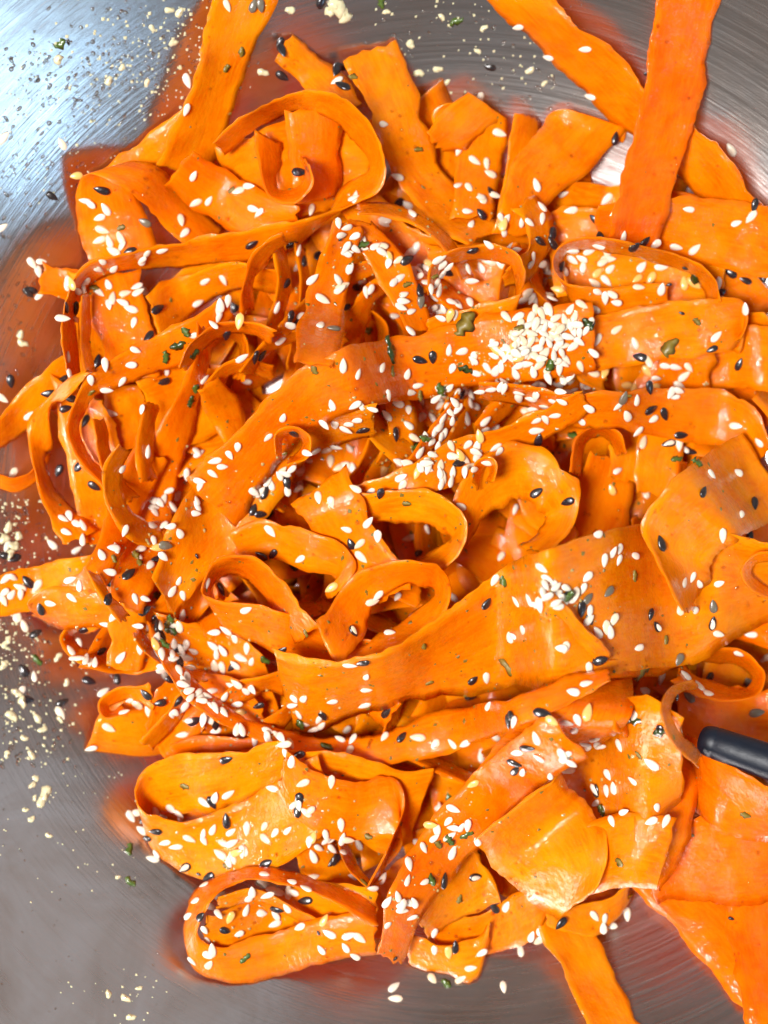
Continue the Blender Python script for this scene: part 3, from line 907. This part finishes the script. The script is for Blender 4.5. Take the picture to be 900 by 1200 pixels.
WHITE = parse([
 ((0, 0), '798 20,657 283,653 385,680 617,688 712,735 705,635 775,648 820,570 880,515 893,300 705,318 715,350 765,360 808,350 845,385 850,423 835,372 735,400 885,430 865,838 672,875 655,893 735,218 505,10 485,8 800,268 618t'),
 ((300, 0), '285 288,448 437,712 527,768 565,810 577,823 613,748 660,793 700,838 690,855 467,788 347,495 623,15 750,757 790,872 812,818 858,447 862,560 875,450 785,287 785,318 800,345 830,350 875,320 885,375 870,150 880,193 738,785 700,530 720,540 890,895 870,440 870,455 775'),
 ((600, 0), '22 95,257 172,128 202,275 340,770 527,333 700,180 680,207 740,104 728,104 770,60 783,620 735,788 785,840 762,390 830,577 868,642 877,505 858,305 865,335 893,270 885,212 880,12 878,85 650'),
 ((0, 300), '345 45,400 42,358 18,500 18,500 8,299 90,270 123,138 140,395 150,385 173,440 132,432 163,460 187,470 235,486 128,722 88,786 82,695 165,220 220,262 222,240 415,475 330,368 382,458 382,318 435,428 440,375 470,585 402,750 243,680 278,850 357,865 440,500 540,390 556,102 560,518 688,698 697,717 433,45 765,755 720,780 737,806 697,835 670,748 765,703 805,592 826,575 855,605 880,540 885,690 880,768 190t,765 212t,800 158t,842 230t,835 205t,773 170t,112 25,135 55,8 500,428 748,145 20,238 355'),
 ((300, 300), '143 42,330 38,232 153,373 90,385 127,302 107,500 15,505 77,487 213,540 262,508 180,545 195,652 185,700 208,752 163,820 18,858 27,792 40,305 385,358 415,440 393,530 415,678 330,723 335,568 455,545 480,578 508,95 567,240 590,278 590,325 590,318 605,42 637,328 675,282 672,252 682,208 687,185 695,262 722,90 757,145 817,155 800,350 818,220 850,265 865,355 575,620 698,648 735,598 748,690 705,685 667,805 610,843 607,842 672,767 750,655 780,690 760,648 803,682 792,725 712,770 528,515 808,450 755t,535 595t,555 640,500 725,615 655,625 620,640 600,655 570,680 550,665 530,690 515,640 510,680 462,645 470,620 500,655 625,530 730,785 475,750 487,870 467,825 468,880 215,635 195,600 95,632 97,570 50,610 120,635 120,650 215,660 185,615 185,400 830,575 690,720 880,755 740,290 745,310 738,160 755,80 770,375 95,395 115,295 115,560 60,578 42,640 640,628 660,100 760,115 745'),
 ((600, 300), '115 195,185 225,218 218,205 187,130 190,65 218,95 258,75 290,110 275,130 240,160 245,172 258,215 262,182 315,210 318,235 298,130 290,152 325,115 340,85 325,60 340,40 325,15 330,5 280,20 215,45 265,50 380,20 385,80 355,190 365,125 400,165 395,150 370,275 235,300 295,285 340,240 388,260 260,90 380,282 412,65 300,100 300,140 270,35 300,200 245,235 265,105 230,15 300,28 245,60 245,150 215,165 290,190 285,100 360,140 350,35 350,8 355,80 190,100 205,145 270,20 270,120 310,65 275,225 240,150 300,75 240,170 340,110 250,155 265,10 310,158 453,215 472,25 480,75 455,100 448,210 445,240 445,150 510,175 508,268 533,75 540,85 578,118 573,150 560,85 612,115 530,243 578,55 545,370 527,400 557t,495 573t,368 258,432 305,480 370,718 283,620 390,605 422,588 455,575 390t,540 385t,788 597,870 655,460 655,370 755,470 835,700 768,793 762,605 685,588 660,455 38,250 37,340 10,320 20,345 45,300 125,325 145,348 135,288 95,245 170,290 185,440 80t,488 80t,605 95t,640 95t,525 115t,300 60t,725 95,822 185,120 35,112 92,125 138,75 150,40 155,65 28,100 30,475 405t,400 455t,428 470t,350 820t,55 130,180 55,445 110,8 890'),
 ((0, 600), '222 25,270 43,245 17,290 98,540 103,535 48,597 50,575 50,543 3,628 240,603 277,643 292,728 250,752 425,795 415,825 440,748 470,755 540,783 548,848 513,815 610,832 603,885 525,425 510,665 550,658 583,655 465,680 488,607 520,630 400,640 365,18 235,70 265,40 290,12 310,15 280,60 365,85 400,130 260,475 305,510 305,363 633,457 660,480 672,437 705,522 698,382 757,320 830,212 707,72 632,120 578,315 535,330 535,300 525,700 655,720 650,740 680,785 705,830 765,720 715,735 725,685 3,640 783,25 120,550 500,515 400,690 640,755 690,640 480,600 505,628 560,260 515,280 530'),
 ((300, 600), '318 60,50 65,365 110,157 165,370 158,538 92,600 62,428 85,408 315,428 290,497 300,838 238,860 157,693 300t,470 425t,330 538,388 577,168 653,382 678,810 583,820 682,895 440,230 750,150 710,165 745,203 760,120 815,295 800,340 800,330 840,452 790,568 793,690 815,735 815,125 875,135 655,65 530,265 265t,40 770,630 815,105 845,395 35,98 812,75 790'),
 ((600, 600), '300 78,378 130,352 140,323 170,375 170,430 153t,263 228,248 268,105 197,125 232,147 257,187 265,108 287,200 310,220 290,160 333,15 315,62 310,85 325,40 415,8 430,187 475,330 405,355 380,340 420,443 477,590 343,643 343,605 248,633 228,657 250,728 250,740 82,840 430,797 495,690 640,660 615t,610 577t,525 583t,465 627t,215 633,262 605,270 550,190 740t,230 730t,265 705t,18 740,290 798,298 815,185 865,210 880,190 845,490 885,805 10,890 515,725 428,380 820,140 735t,85 795'),
 ((0, 900), '548 152,575 170,500 218,618 277,665 247,580 262,748 215,812 225,868 213,785 262,775 302,817 315,860 290,718 413,687 468,663 520,718 567,768 515,745 640,730 655,675 678,735 690,840 582,630 160,605 143,755 100,720 120,875 455,865 500,640 170,460 170,725 605,485 155'),
 ((300, 900), '165 53,265 48,298 200,245 237,262 255,303 250,320 250,35 250,68 228,30 205,200 310,198 383,342 382,410 420,445 388,532 395,590 400,588 280,636 220,675 187,640 140,680 240,690 295,497 450,540 473,512 498,547 525,462 552,625 578,880 487,327 588,363 595,155 558,258 583,230 637,315 630,348 660,485 770,490 810,755 703,870 770,793 648,675 645t,60 415,125 403,75 435,40 445,50 425,30 375,110 490,115 435,20 510,175 155,190 148,175 425,620 740,720 740,240 535t,460 470'),
 ((600, 900), '508 138,490 187,540 187,395 155,353 187,320 150,290 520,325 530,405 515,345 555,320 563,95 575,95 605,30 640,135 25,200 3,335 80t,340 25t,70 590,895 45'),
])
BLACK = parse([
 ((0, 0), '890 20g,183 690,357 668,458 885,886 857,240 148c,508 782g'),
 ((300, 0), '15 18g,232 3,85 155,90 180,92 268,297 235,305 305,280 250,822 237,825 675,500 715,760 878,150 605,125 858,225 893,295 838c,790 755'),
 ((600, 0), '852 722,290 768,97 850,140 825,138 855,308 828,430 865,465 850,362 487,472 262c'),
 ((0, 300), '108 120,98 132,552 188,522 285,342 372,230 180,263 185,222 435,245 500,230 537,38 440,330 808,207 755,825 183,795 275,895 355,575 442,172 483,280 735,300 580,890 893'),
 ((300, 300), '105 97,165 18,222 3,15 347,575 122,578 160g,672 57,610 35,575 365,620 355,135 622,108 800,30 830,437 833,490 628,710 728,375 610,313 180,530 15,118 215,138 235,720 490,348 110,272 258g'),
 ((600, 300), '170 37,768 60,820 85,885 80,450 355,702 328,800 380,480 462,487 540,533 555,592 630,625 690,550 660r,92 645,197 863,670 830,88 830,850 872,275 245,610 40c,550 100c,405 550c,595 200c,730 130,390 498g'),
 ((0, 600), '97 245,145 337,125 427,85 557,95 660,218 670,313 593,355 488,298 412,452 220,553 168,580 117g,385 248,377 307,508 345,545 375,545 400,565 435,627 478,817 543,773 273,795 868,412 585,515 640,50 163,25 155,630 530,625 665,683 735,755 745,562 670,570 550,600 590,295 535c,690 155c'),
 ((300, 600), '12 8,60 147,18 153,132 195,570 145,340 420r,375 527,762 590,755 655,460 705,512 793,890 735,808 320,235 715,88 488,150 850,10 680,335 110'),
 ((600, 600), '522 110,338 280g,265 303g,242 340,272 377,485 360,507 403r,706 330g,703 390r,585 520g,690 585,830 600g,622 650g,860 705g,105 707,55 828,10 880,520 765,190 290,835 88,5 720,575 650c,310 520'),
 ((0, 900), '548 220,520 245,652 348r,815 265c,795 185,735 380,708 522,745 120,700 372c,790 570,498 188c'),
 ((300, 900), '153 110,145 150,38 335,770 383r,700 628,660 395,175 465,272 325,838 490,75 495,220 578c,487 667c,270 320'),
 ((600, 900), '10 3,300 80,770 530c,170 545'),
])

DRIFTS = [(190, 745, 14, 18, 9), (215, 800, 18, 16, 10), (250, 832, 24, 10, 9), (300, 862, 24, 8, 6), (170, 640, 22, 26, 9), (215, 560, 12, 24, 6),
          (105, 330, 26, 12, 8), (490, 545, 30, 14, 10), (520, 480, 22, 14, 12), (560, 520, 24, 14, 8), (440, 480, 40, 8, 9), (600, 455, 50, 7, 10),
          (410, 290, 12, 26, 8), (470, 310, 26, 24, 9), (520, 330, 26, 22, 10), (640, 440, 30, 10, 8), (700, 320, 50, 20, 9), (780, 450, 40, 14, 7),
          (330, 965, 40, 22, 7), (250, 990, 40, 14, 7), (290, 1060, 34, 18, 9), (400, 985, 34, 20, 7), (480, 1040, 18, 30, 7), (540, 960, 22, 18, 8),
          (620, 870, 36, 20, 8), (350, 830, 36, 14, 6), (640, 690, 26, 12, 6), (680, 720, 24, 14, 6), (330, 560, 30, 14, 8), (110, 640, 30, 22, 7),
          (585, 415, 16, 16, 16), (560, 425, 18, 10, 8), (255, 760, 30, 20, 8), (60, 690, 30, 10, 6), (125, 760, 34, 16, 6), (560, 250, 40, 24, 8), (340, 350, 20, 36, 6), (700, 900, 24, 30, 7)]
for (cx, cy, sx, sy, n) in DRIFTS:
    for _ in range(n):
        WHITE.append((random.gauss(cx, sx), random.gauss(cy, sy), 't' if random.random() < 0.18 else 'x'))

SEEDS = []          # (x, y, colour word, matrix, ribbon short name, mesh, ring)
for (x, y, k) in BLACK:
    p = pose(x, y, random.uniform(1.2, 2.2), lean=0.25)
    if p:
        me = random.choice(GREY_M if k == 'g' else CHIP_M if k == 'c' else BLACK_M)
        SEEDS.append([x, y, 'black', p[0], RIBBONS.get(p[1], 'bare steel'), me, k])
for (x, y, k) in WHITE:
    p = pose(x, y, random.uniform(0.6, 1.8), lean=0.25)
    if p:
        me = random.choice(TAN_M if k == 't' else WHITE_M)
        SEEDS.append([x, y, 'white', p[0], RIBBONS.get(p[1], 'bare steel'), me, k])

ORD = ['', 'second ', 'third ', 'fourth ', 'fifth ', 'sixth ', 'seventh ', 'eighth ', 'ninth ', 'tenth ', 'eleventh ', 'twelfth ']
ZONES = [('steel at the left edge', lambda x, y: x < 160 and y < 560), ('steel at the lower left', lambda x, y: x < 330),
         ('steel along the bottom', lambda x, y: y > 950), ('steel at the top', lambda x, y: y < 400)]


def place_words(x, y, short):
    if short != 'bare steel':
        return short
    for w, f in ZONES:
        if f(x, y):
            return w
    return 'steel between the ribbons'


groups = {}
for s in SEEDS:
    kind = s[2] if s[6] not in ('t', 'g', 'r', 'c') else {'t': 'tan', 'g': 'grey', 'r': 'split', 'c': 'chipped'}[s[6]]
    s.append(place_words(s[0], s[1], s[4]))
    s.append(kind)
    groups.setdefault((kind, s[7]), []).append(s)

WORD = {'white': 'white sesame seed', 'tan': 'tan oily sesame seed', 'black': 'black sesame seed', 'grey': 'greyish brown sesame seed',
        'split': 'split black sesame seed with white core', 'chipped': 'tiny black sesame chip'}
for (kind, where), lst in groups.items():
    w = WORD[kind]
    pre = 'lying on the' if 'steel' in where else 'on the'
    if 'buried' in where or 'tangled' in where:
        for s in lst:
            s.append(f'{w} sunk in a gap beside {zone(s[0], s[1])}')
            s.append(f'{kind} sesame seeds sunk in gaps beside {zone(s[0], s[1])}')
        continue
    if len(lst) == 1:
        lst[0] += [f'only {w} {pre} {where}' if kind in ('split', 'grey', 'tan', 'chipped') else f'lone {w} {pre} {where}', None]
    elif len(lst) <= 12:
        xs = [s[0] for s in lst]
        ys = [s[1] for s in lst]
        horiz = (max(xs) - min(xs)) >= (max(ys) - min(ys))
        lst.sort(key=(lambda s: s[0]) if horiz else (lambda s: s[1]))
        n = len(lst)
        for i, s in enumerate(lst):
            if i == 0:
                o = 'leftmost ' if horiz else 'topmost '
                t = f'{o}{w} {pre} {where}'
            elif i == n - 1:
                o = 'rightmost ' if horiz else 'lowest '
                t = f'{o}{w} {pre} {where}'
            else:
                t = f'{ORD[i]}{w} from the {"left" if horiz else "top"} {pre} {where}'
            s += [t, f'{kind} sesame seeds {pre} {where}']
    else:
        for s in lst:
            thick = sum(1 for q in lst if math.hypot(q[0] - s[0], q[1] - s[1]) < 26) > 6
            if thick:
                s += [f'{w} in the thick pile on the {where}', f'{kind} sesame seeds piled on the {where}']
            else:
                s += [None, f'{kind} sesame seeds {pre} {where}']
        rest = sorted([s for s in lst if s[-2] is None], key=lambda s: s[0])
        for i, s in enumerate(rest):
            if i == 0:
                s[-2] = f'leftmost {w} {pre} {where}'
            elif i == len(rest) - 1:
                s[-2] = f'rightmost {w} {pre} {where}'
            elif i < 12:
                s[-2] = f'{ORD[i]}{w} from the left {pre} {where}'
            else:
                j = len(rest) - 1 - i
                s[-2] = f'{ORD[j]}{w} from the right {pre} {where}' if j < 12 else f'{w} scattered {pre} {where}'

# the 300 white seeds that show largest are things of their own, the rest one mass
whites = [s for s in SEEDS if s[2] == 'white']


def shows(s):
    n = s[3].to_3x3() @ Vector((0, 0, 1))
    near = sum(1 for q in whites if q is not s and math.hypot(q[0] - s[0], q[1] - s[1]) < 9)
    return n.z - 0.25 * near - (1.5 if s[6] == 'x' else 0) + (0.0 if 0 < s[0] < 900 else -1)


whites.sort(key=shows, reverse=True)
for s in whites[:300] + [s for s in SEEDS if s[2] == 'black']:
    name = 'white_sesame_seed' if s[2] == 'white' else 'black_sesame_seed'
    cat = 'white sesame' if s[2] == 'white' else 'black sesame'
    o = link(name, s[5], s[-2], cat, s[-1])
    o.matrix_world = s[3] @ Matrix.Scale(random.uniform(0.86, 1.08), 4)
    if s[6] == 'r':
        k = link('kernel', KERNEL_M, parent=o)
        k.location = (0.8 * S, 0, 2.3 * S)
mv, mq, base = [], [], 0
for s in whites[300:]:
    me = s[5]
    co = np.empty(len(me.vertices) * 3, np.float32)
    me.vertices.foreach_get('co', co)
    co = co.reshape(-1, 3)
    M = np.array(s[3] @ Matrix.Scale(random.uniform(0.78, 1.0), 4))
    mv.append(co @ M[:3, :3].T + M[:3, 3])
    q = np.array([list(p.vertices) for p in me.polygons])
    mq.append(q + base)
    base += len(co)
link('sesame_seeds', mesh_np('sesame_seeds', np.concatenate(mv), np.concatenate(mq), [M_WHITE]),
     'smaller and half hidden white sesame seeds scattered over the whole carrot heap', 'sesame seeds', kind='stuff')


# herbs: crumpled leaf flecks
def fleck_mesh(name, mat, L, Wd, seed, lump=0.25):
    r = random.Random(seed)
    n = 7
    v, q = [], []
    for i in range(n + 1):
        t = i / n
        w = Wd * 0.5 * (math.sin(math.pi * (0.08 + 0.86 * t)) ** 0.7) * r.uniform(0.7, 1.15)
        c = r.uniform(-0.14, 0.14) * Wd
        z = [r.uniform(-1, 1) * lump * Wd * 0.5 for _ in range(3)]
        for j, (yy, zz) in enumerate(((-w + c, z[0]), (c, z[1] + 0.12 * Wd), (w + c, z[2]), (c, z[1] - 1.5 - 0.1 * Wd))):
            v.append(((t - 0.5) * L * S, yy * S, zz * S))
    for i in range(n):
        for j in range(4):
            q.append((i * 4 + j, (i + 1) * 4 + j, (i + 1) * 4 + (j + 1) % 4, i * 4 + (j + 1) % 4))
    q.append((0, 1, 2, 3))
    q.append((n * 4 + 3, n * 4 + 2, n * 4 + 1, n * 4))
    return mesh_np(name, v, q, [mat])


HERBS = parse([
 ((0, 0), '795 240o,850 182o,815 670o,425 800o,210 155h'),
 ((300, 0), '365 858h,570 525o,340 270o,705 75h,440 8h'),
 ((0, 300), '650 265h,625 315d,680 345d,580 355h,670 510d,685 465h,330 115o,320 480o'),
 ((300, 300), '472 330D,735 240O,735 395d,205 400o,455 550h,560 670h,585 640h,530 870o,395 262o,645 468h,530 100o,620 65o,480 405o,575 490o'),
 ((600, 300), '555 320O,215 630h,650 725h,580 715h,130 380h,645 75d,270 240d,25 265o,400 490o,650 230o'),
 ((0, 600), '605 415h,550 290h,600 370h,590 385o,130 520h,400 165o,490 180o,565 465h,480 155o'),
 ((300, 600), '870 240h,880 545O,610 600o,250 825h,160 740h,175 425o,45 15d,30 520h,590 470o'),
 ((600, 600), '430 225o,460 555O,430 730D,520 765d,190 290h,445 855o,540 450o'),
 ((0, 900), '860 668h,650 65o,458 400h,455 285h,800 345o'),
 ((300, 900), '680 105h,680 250h,715 460o,740 235h,670 755h,395 240o,380 405o,615 390h,640 265o'),
 ((600, 900), '320 145h,380 330o,820 165o'),
])
HNAME = {'h': 'green', 'd': 'dark green', 'o': 'olive', 'D': 'long dark green', 'O': 'broad olive'}
hl = []
for i, (x, y, k) in enumerate(HERBS):
    p = pose(x, y, 0.8, lean=0.2)
    if p:
        hl.append((x, y, k, p[0], place_words(x, y, RIBBONS.get(p[1], 'bare steel')) if True else ''))
hg = {}
for h in hl:
    hg.setdefault((HNAME[h[2]], h[4]), []).append(h)
for (word, where), lst in hg.items():
    where = 'ribbons in a deep gap' if 'buried' in where or 'tangled' in where else where
    lst.sort(key=lambda h: h[0])
    for i, (x, y, k, M, _w) in enumerate(lst):
        L, Wd = {'D': (30, 13), 'O': (28, 20), 'd': (17, 12), 'h': (15, 10), 'o': (11, 8)}[k]
        mat = {'D': M_HERBD, 'O': M_HERBO, 'd': M_HERBD, 'h': M_HERB, 'o': M_HERBO}[k]
        me = fleck_mesh('herb_fleck', mat, L * random.uniform(.9, 1.2), Wd * random.uniform(.85, 1.15), i * 7 + int(x), 0.12 if k in 'oO' else 0.3)
        pre = '' if len(lst) == 1 else 'leftmost ' if i == 0 else 'rightmost ' if i == len(lst) - 1 else ORD[i]
        tail = ' from the left' if pre in ORD[1:] else ''
        o = link('herb_fleck', me, f'{pre}{word} herb fleck{tail} stuck to the {where}', 'herb fleck', 'herb flecks in the salad')
        o.matrix_world = M


# dressing crumbs dried on the steel
def crumb_mesh(name, mat, R, seed):
    r = random.Random(seed)
    na, nb = 9, 6
    v, q = [], []
    ph = [r.uniform(0, 6.28) for _ in range(3)]
    for i in range(nb + 1):
        b = math.pi * i / nb
        for k in range(na):
            a = 2 * math.pi * k / na
            rad = R * (1 + 0.28 * math.sin(2 * a + ph[0]) + 0.16 * math.sin(3 * a + ph[1] + b) + r.uniform(-.16, .16))
            v.append((rad * math.sin(b) * math.cos(a) * S, rad * math.sin(b) * math.sin(a) * 0.8 * S, 0.42 * rad * math.cos(b) * S))
    for i in range(nb):
        for k in range(na):
            q.append((i * na + k, (i + 1) * na + k, (i + 1) * na + (k + 1) % na, i * na + (k + 1) % na))
    return mesh_np(name, v, q, [mat])


CRUMBS = [(395, 8, 13), (404, 18, 12), (386, 14, 8), (53, 930, 11), (48, 940, 8), (42, 912, 5), (38, 920, 5), (41, 935, 4), (30, 949, 4), (37, 960, 5), (57, 979, 5),
          (138, 1028, 4), (127, 1165, 5), (147, 1170, 6), (153, 1192, 6), (163, 1158, 4), (14, 839, 8), (44, 842, 7), (50, 855, 6), (28, 865, 6), (8, 884, 6),
          (37, 885, 6), (6, 755, 6), (10, 750, 5), (4, 780, 6), (20, 812, 7), (70, 843, 5), (68, 770, 6), (78, 800, 5), (26, 822, 7),
          (68, 70, 7), (127, 95, 6), (203, 50, 6), (178, 33, 5), (143, 79, 5), (172, 97, 5), (198, 12, 6), (210, 15, 6),
          (481, 52, 6), (491, 86, 8), (513, 81, 6), (523, 97, 5), (340, 12, 6), (308, 85, 7), (567, 33, 5), (518, 20, 5), (453, 14, 5), (560, 60, 5),
          (621, 83, 6), (638, 98, 4), (10, 618, 7), (5, 632, 8), (16, 640, 7), (12, 650, 7), (22, 628, 6), (26, 402, 8), (24, 392, 6)]
CZ = [('crumb', None)]
cl = []
for i, (x, y, r_) in enumerate(CRUMBS):
    p = pose(x, y, r_ * 0.1)
    if p:
        w = place_words(x, y, RIBBONS.get(p[1], 'bare steel'))
        if 'steel' in w:
            w = 'upper left steel' if x < 250 and y < 300 else 'upper middle steel' if y < 300 else 'left steel above the seeds' if y < 700 else \
                'left steel among scattered seeds' if y < 890 else 'lower left steel in a row' if x < 70 else 'bottom left steel'
        cl.append((x, y, r_, p[0], w))
cg = {}
for c in cl:
    cg.setdefault(c[4], []).append(c)
for where, lst in cg.items():
    lst.sort(key=lambda c: c[0])
    for i, (x, y, r_, M, _w) in enumerate(lst):
        pre = 'only ' if len(lst) == 1 else 'leftmost ' if i == 0 else 'rightmost ' if i == len(lst) - 1 else ORD[min(i, 11)]
        tail = ' from the left' if pre in ORD[1:] else ''
        size = 'big ' if r_ > 10 else ''
        o = link('dressing_crumb', crumb_mesh('dressing_crumb', M_CRUMB, r_ * random.uniform(0.8, 1.0), i + int(x)),
                 f'{pre}{size}pale dressing crumb{tail} on the {where}', 'dressing crumb', 'dressing crumbs dried on the steel')
        o.matrix_world = M


# clear droplets and oily specks on the steel
def droplets():
    dv, dq, base = [], [], 0
    spots = []
    for _ in range(430):
        spots.append((random.uniform(0, 150), random.uniform(45, 240), random.choice((0.7, 0.8, 1.0, 1.2, 1.5, 2.4)) * random.uniform(.7, 1.3)))
    for _ in range(240):
        spots.append((random.gauss(170, 55), random.gauss(70, 45), random.uniform(0.8, 2.6)))
    for _ in range(260):
        spots.append((abs(random.gauss(0, 45)), random.uniform(590, 900), random.uniform(0.8, 3.2)))
    for _ in range(90):
        spots.append((random.uniform(420, 690), random.uniform(0, 130), random.uniform(0.8, 3.0)))
    for _ in range(60):
        spots.append((random.uniform(0, 240), random.uniform(900, 1190), random.uniform(0.7, 1.6)))
    for _ in range(50):
        spots.append((random.uniform(0, 60), random.uniform(240, 440), random.uniform(0.8, 3.0)))
    na, nb = 8, 4
    for (x, y, r) in spots:
        c = cast(x, y)
        if c is None or c[2] in RIBBONS or not c[2].startswith('mixing_bowl'):
            continue
        loc, n, _o = c
        t = n.orthogonal().normalized()
        b = n.cross(t)
        el = random.uniform(0.7, 1.4)
        for i in range(nb + 1):
            a = 0.5 * math.pi * i / nb
            for k in range(na):
                g = 2 * math.pi * k / na
                p = loc + (t * math.cos(g) * math.cos(a) * r * el + b * math.sin(g) * math.cos(a) * r / el + n * math.sin(a) * r * 0.32) * S
                dv.append(p[:])
        for i in range(nb):
            for k in range(na):
                dq.append((base + i * na + k, base + i * na + (k + 1) % na, base + (i + 1) * na + (k + 1) % na, base + (i + 1) * na + k))
        base += (nb + 1) * na
    link('dressing_droplets', mesh_np('dressing_droplets', dv, dq, [M_OIL]),
         'fine clear droplets of dressing splashed on the bare steel wall', 'droplets', kind='stuff')


droplets()


def specks():
    v, q, base = [], [], 0
    spots = [(random.gauss(180, 55), random.gauss(60, 48), random.uniform(0.8, 2.6)) for _ in range(260)]
    spots += [(abs(random.gauss(0, 48)), random.uniform(580, 900), random.uniform(0.8, 2.8)) for _ in range(260)]
    spots += [(random.uniform(420, 660), random.uniform(-10, 120), random.uniform(0.8, 2.6)) for _ in range(90)]
    spots += [(random.uniform(0, 140), random.uniform(60, 240), random.uniform(0.7, 1.6)) for _ in range(120)]
    spots += [(random.gauss(140, 40), random.gauss(1165, 18), random.uniform(0.8, 2.0)) for _ in range(24)]
    spots += [(random.uniform(0, 160), random.uniform(900, 1060), random.uniform(0.7, 1.5)) for _ in range(40)]
    for (x, y, r) in spots:
        c = cast(x, y)
        if c is None or not c[2].startswith('mixing_bowl'):
            continue
        loc, n, _o = c
        t = n.orthogonal().normalized()
        b = n.cross(t)
        pts = [loc + (t * math.cos(g) + b * math.sin(g)) * r * random.uniform(.6, 1.3) * S for g in (0, 1.57, 3.14, 4.71)]
        apex = [p + n * r * 0.8 * S - (p - loc) * 0.55 for p in pts]
        v += [p[:] for p in pts + apex]
        q += [(base + i, base + (i + 1) % 4, base + 4 + (i + 1) % 4, base + 4 + i) for i in range(4)] + [(base + 4, base + 5, base + 6, base + 7)]
        base += 8
    link('dressing_specks', mesh_np('dressing_specks', v, q, [M_CRUMB], smooth=False),
         'tiny pale specks of dressing and garlic sprinkled over the bare steel', 'specks', kind='stuff')


specks()


def ribbon_specks():
    """tiny flakes of herb stuck all over the ribbons"""
    v, q, base = [], [], 0
    for i in range(520):
        x, y = random.gauss(460, 210), random.gauss(610, 240)
        c = cast(x, y)
        if c is None or c[2] not in RIBBONS:
            continue
        loc, n, _o = c
        r = random.choice((1.0, 1.3, 1.6, 2.2, 3.0))
        t = n.orthogonal().normalized()
        b = n.cross(t)
        a0 = random.uniform(0, 3)
        pts = [loc + (t * math.cos(g + a0) + b * math.sin(g + a0)) * r * random.uniform(.4, 1.5) * S for g in (0, 1.57, 3.14, 4.71)]
        apex = [p + n * 0.9 * S - (p - loc) * 0.35 for p in pts]
        v += [p[:] for p in pts + apex]
        q += [(base + i_, base + (i_ + 1) % 4, base + 4 + (i_ + 1) % 4, base + 4 + i_) for i_ in range(4)] + [(base + 4, base + 5, base + 6, base + 7)]
        base += 8
    link('herb_specks', mesh_np('herb_specks', v, q, [M_HERBO], smooth=False),
         'tiny olive and brown specks of herb sprinkled over all the carrot ribbons', 'specks', kind='stuff')


ribbon_specks()


def ribbon_beads():
    """small beads of oil standing on the wet ribbons"""
    v, q, base = [], [], 0
    na, nb = 7, 3
    for i in range(330):
        cx, cy = random.uniform(20, 890), random.uniform(20, 1120)
        for _ in range(random.choice((1, 2, 4, 7))):
            x, y = cx + random.gauss(0, 14), cy + random.gauss(0, 14)
            c = cast(x, y)
            if c is None or c[2] not in RIBBONS:
                continue
            loc, n, _o = c
            t = n.orthogonal().normalized()
            b = n.cross(t)
            r = random.choice((0.9, 1.1, 1.4, 2.0)) * random.uniform(.8, 1.3)
            for k in range(nb + 1):
                a = 0.5 * math.pi * k / nb
                for j in range(na):
                    g = 2 * math.pi * j / na
                    p = loc + ((t * math.cos(g) + b * math.sin(g)) * math.cos(a) * r * 1.15 + n * (math.sin(a) * r * 0.7 - 0.1)) * S
                    v.append(p[:])
            for k in range(nb):
                for j in range(na):
                    q.append((base + k * na + j, base + k * na + (j + 1) % na, base + (k + 1) * na + (j + 1) % na, base + (k + 1) * na + j))
            base += (nb + 1) * na
    link('oil_beads', mesh_np('oil_beads', v, q, [M_OIL]),
         'tiny clear beads of oil glistening on the carrot ribbons', 'droplets', kind='stuff')


ribbon_beads()


def paste():
    """grainy dressing caught in the creases and along the seeded edges"""
    v, q, base = [], [], 0
    for (cx, cy, sx, sy, n) in DRIFTS:
        for _ in range(int(n * 2.6)):
            c = cast(random.gauss(cx, sx * 1.1), random.gauss(cy, sy * 1.1))
            if c is None or c[2] not in RIBBONS:
                continue
            loc, nn, _o = c
            r = random.choice((0.9, 1.2, 1.6, 2.2))
            t = nn.orthogonal().normalized()
            b = nn.cross(t)
            pts = [loc + (t * math.cos(g) + b * math.sin(g)) * r * random.uniform(.6, 1.4) * S for g in (0, 1.05, 2.1, 3.14, 4.2, 5.25)]
            top = [p + nn * r * 0.7 * S - (p - loc) * 0.5 for p in pts]
            v += [p[:] for p in pts + top]
            q += [(base + k, base + (k + 1) % 6, base + 6 + (k + 1) % 6, base + 6 + k) for k in range(6)]
            q += [(base + 6, base + 7, base + 8, base + 9), (base + 6, base + 9, base + 10, base + 11)]
            base += 12
    link('dressing_paste', mesh_np('dressing_paste', v, q, [M_PASTE]),
         'grainy dressing paste clinging to ribbon edges and creases', 'dressing', kind='stuff')


paste()


# the dark utensil handle at the right edge
def handle():
    p0, p1 = np.array(at(830, 868, 262)), np.array(at(1010, 930, 320))
    ax = (p1 - p0) / np.linalg.norm(p1 - p0)
    sd = np.cross(ax, [0, 0, 1.0]); sd /= np.linalg.norm(sd)
    up = np.cross(sd, ax)
    L = np.linalg.norm(p1 - p0)
    prof = [(-11, 0.1), (-10.6, 7), (-9, 12), (-5, 15.5), (0, 17), (6, 17.6), (7.5, 17.2), (9, 17.9), (30, 18.5), (60, 19.5), (110, 21), (L, 22)]
    na = 28
    v, q = [], []
    for d, r in prof:
        for k in range(na):
            a = 2 * math.pi * k / na
            v.append(p0 + ax * d + sd * math.cos(a) * r + up * math.sin(a) * r * 0.8)
    for i in range(len(prof) - 1):
        for k in range(na):
            q.append((i * na + k, i * na + (k + 1) % na, (i + 1) * na + (k + 1) % na, (i + 1) * na + k))
    link('utensil_handle', mesh_np('utensil_handle', to_world(v), q, [M_HANDLE]),
         'dark round ended utensil handle resting on the carrot ribbons at the right edge', 'utensil')


handle()
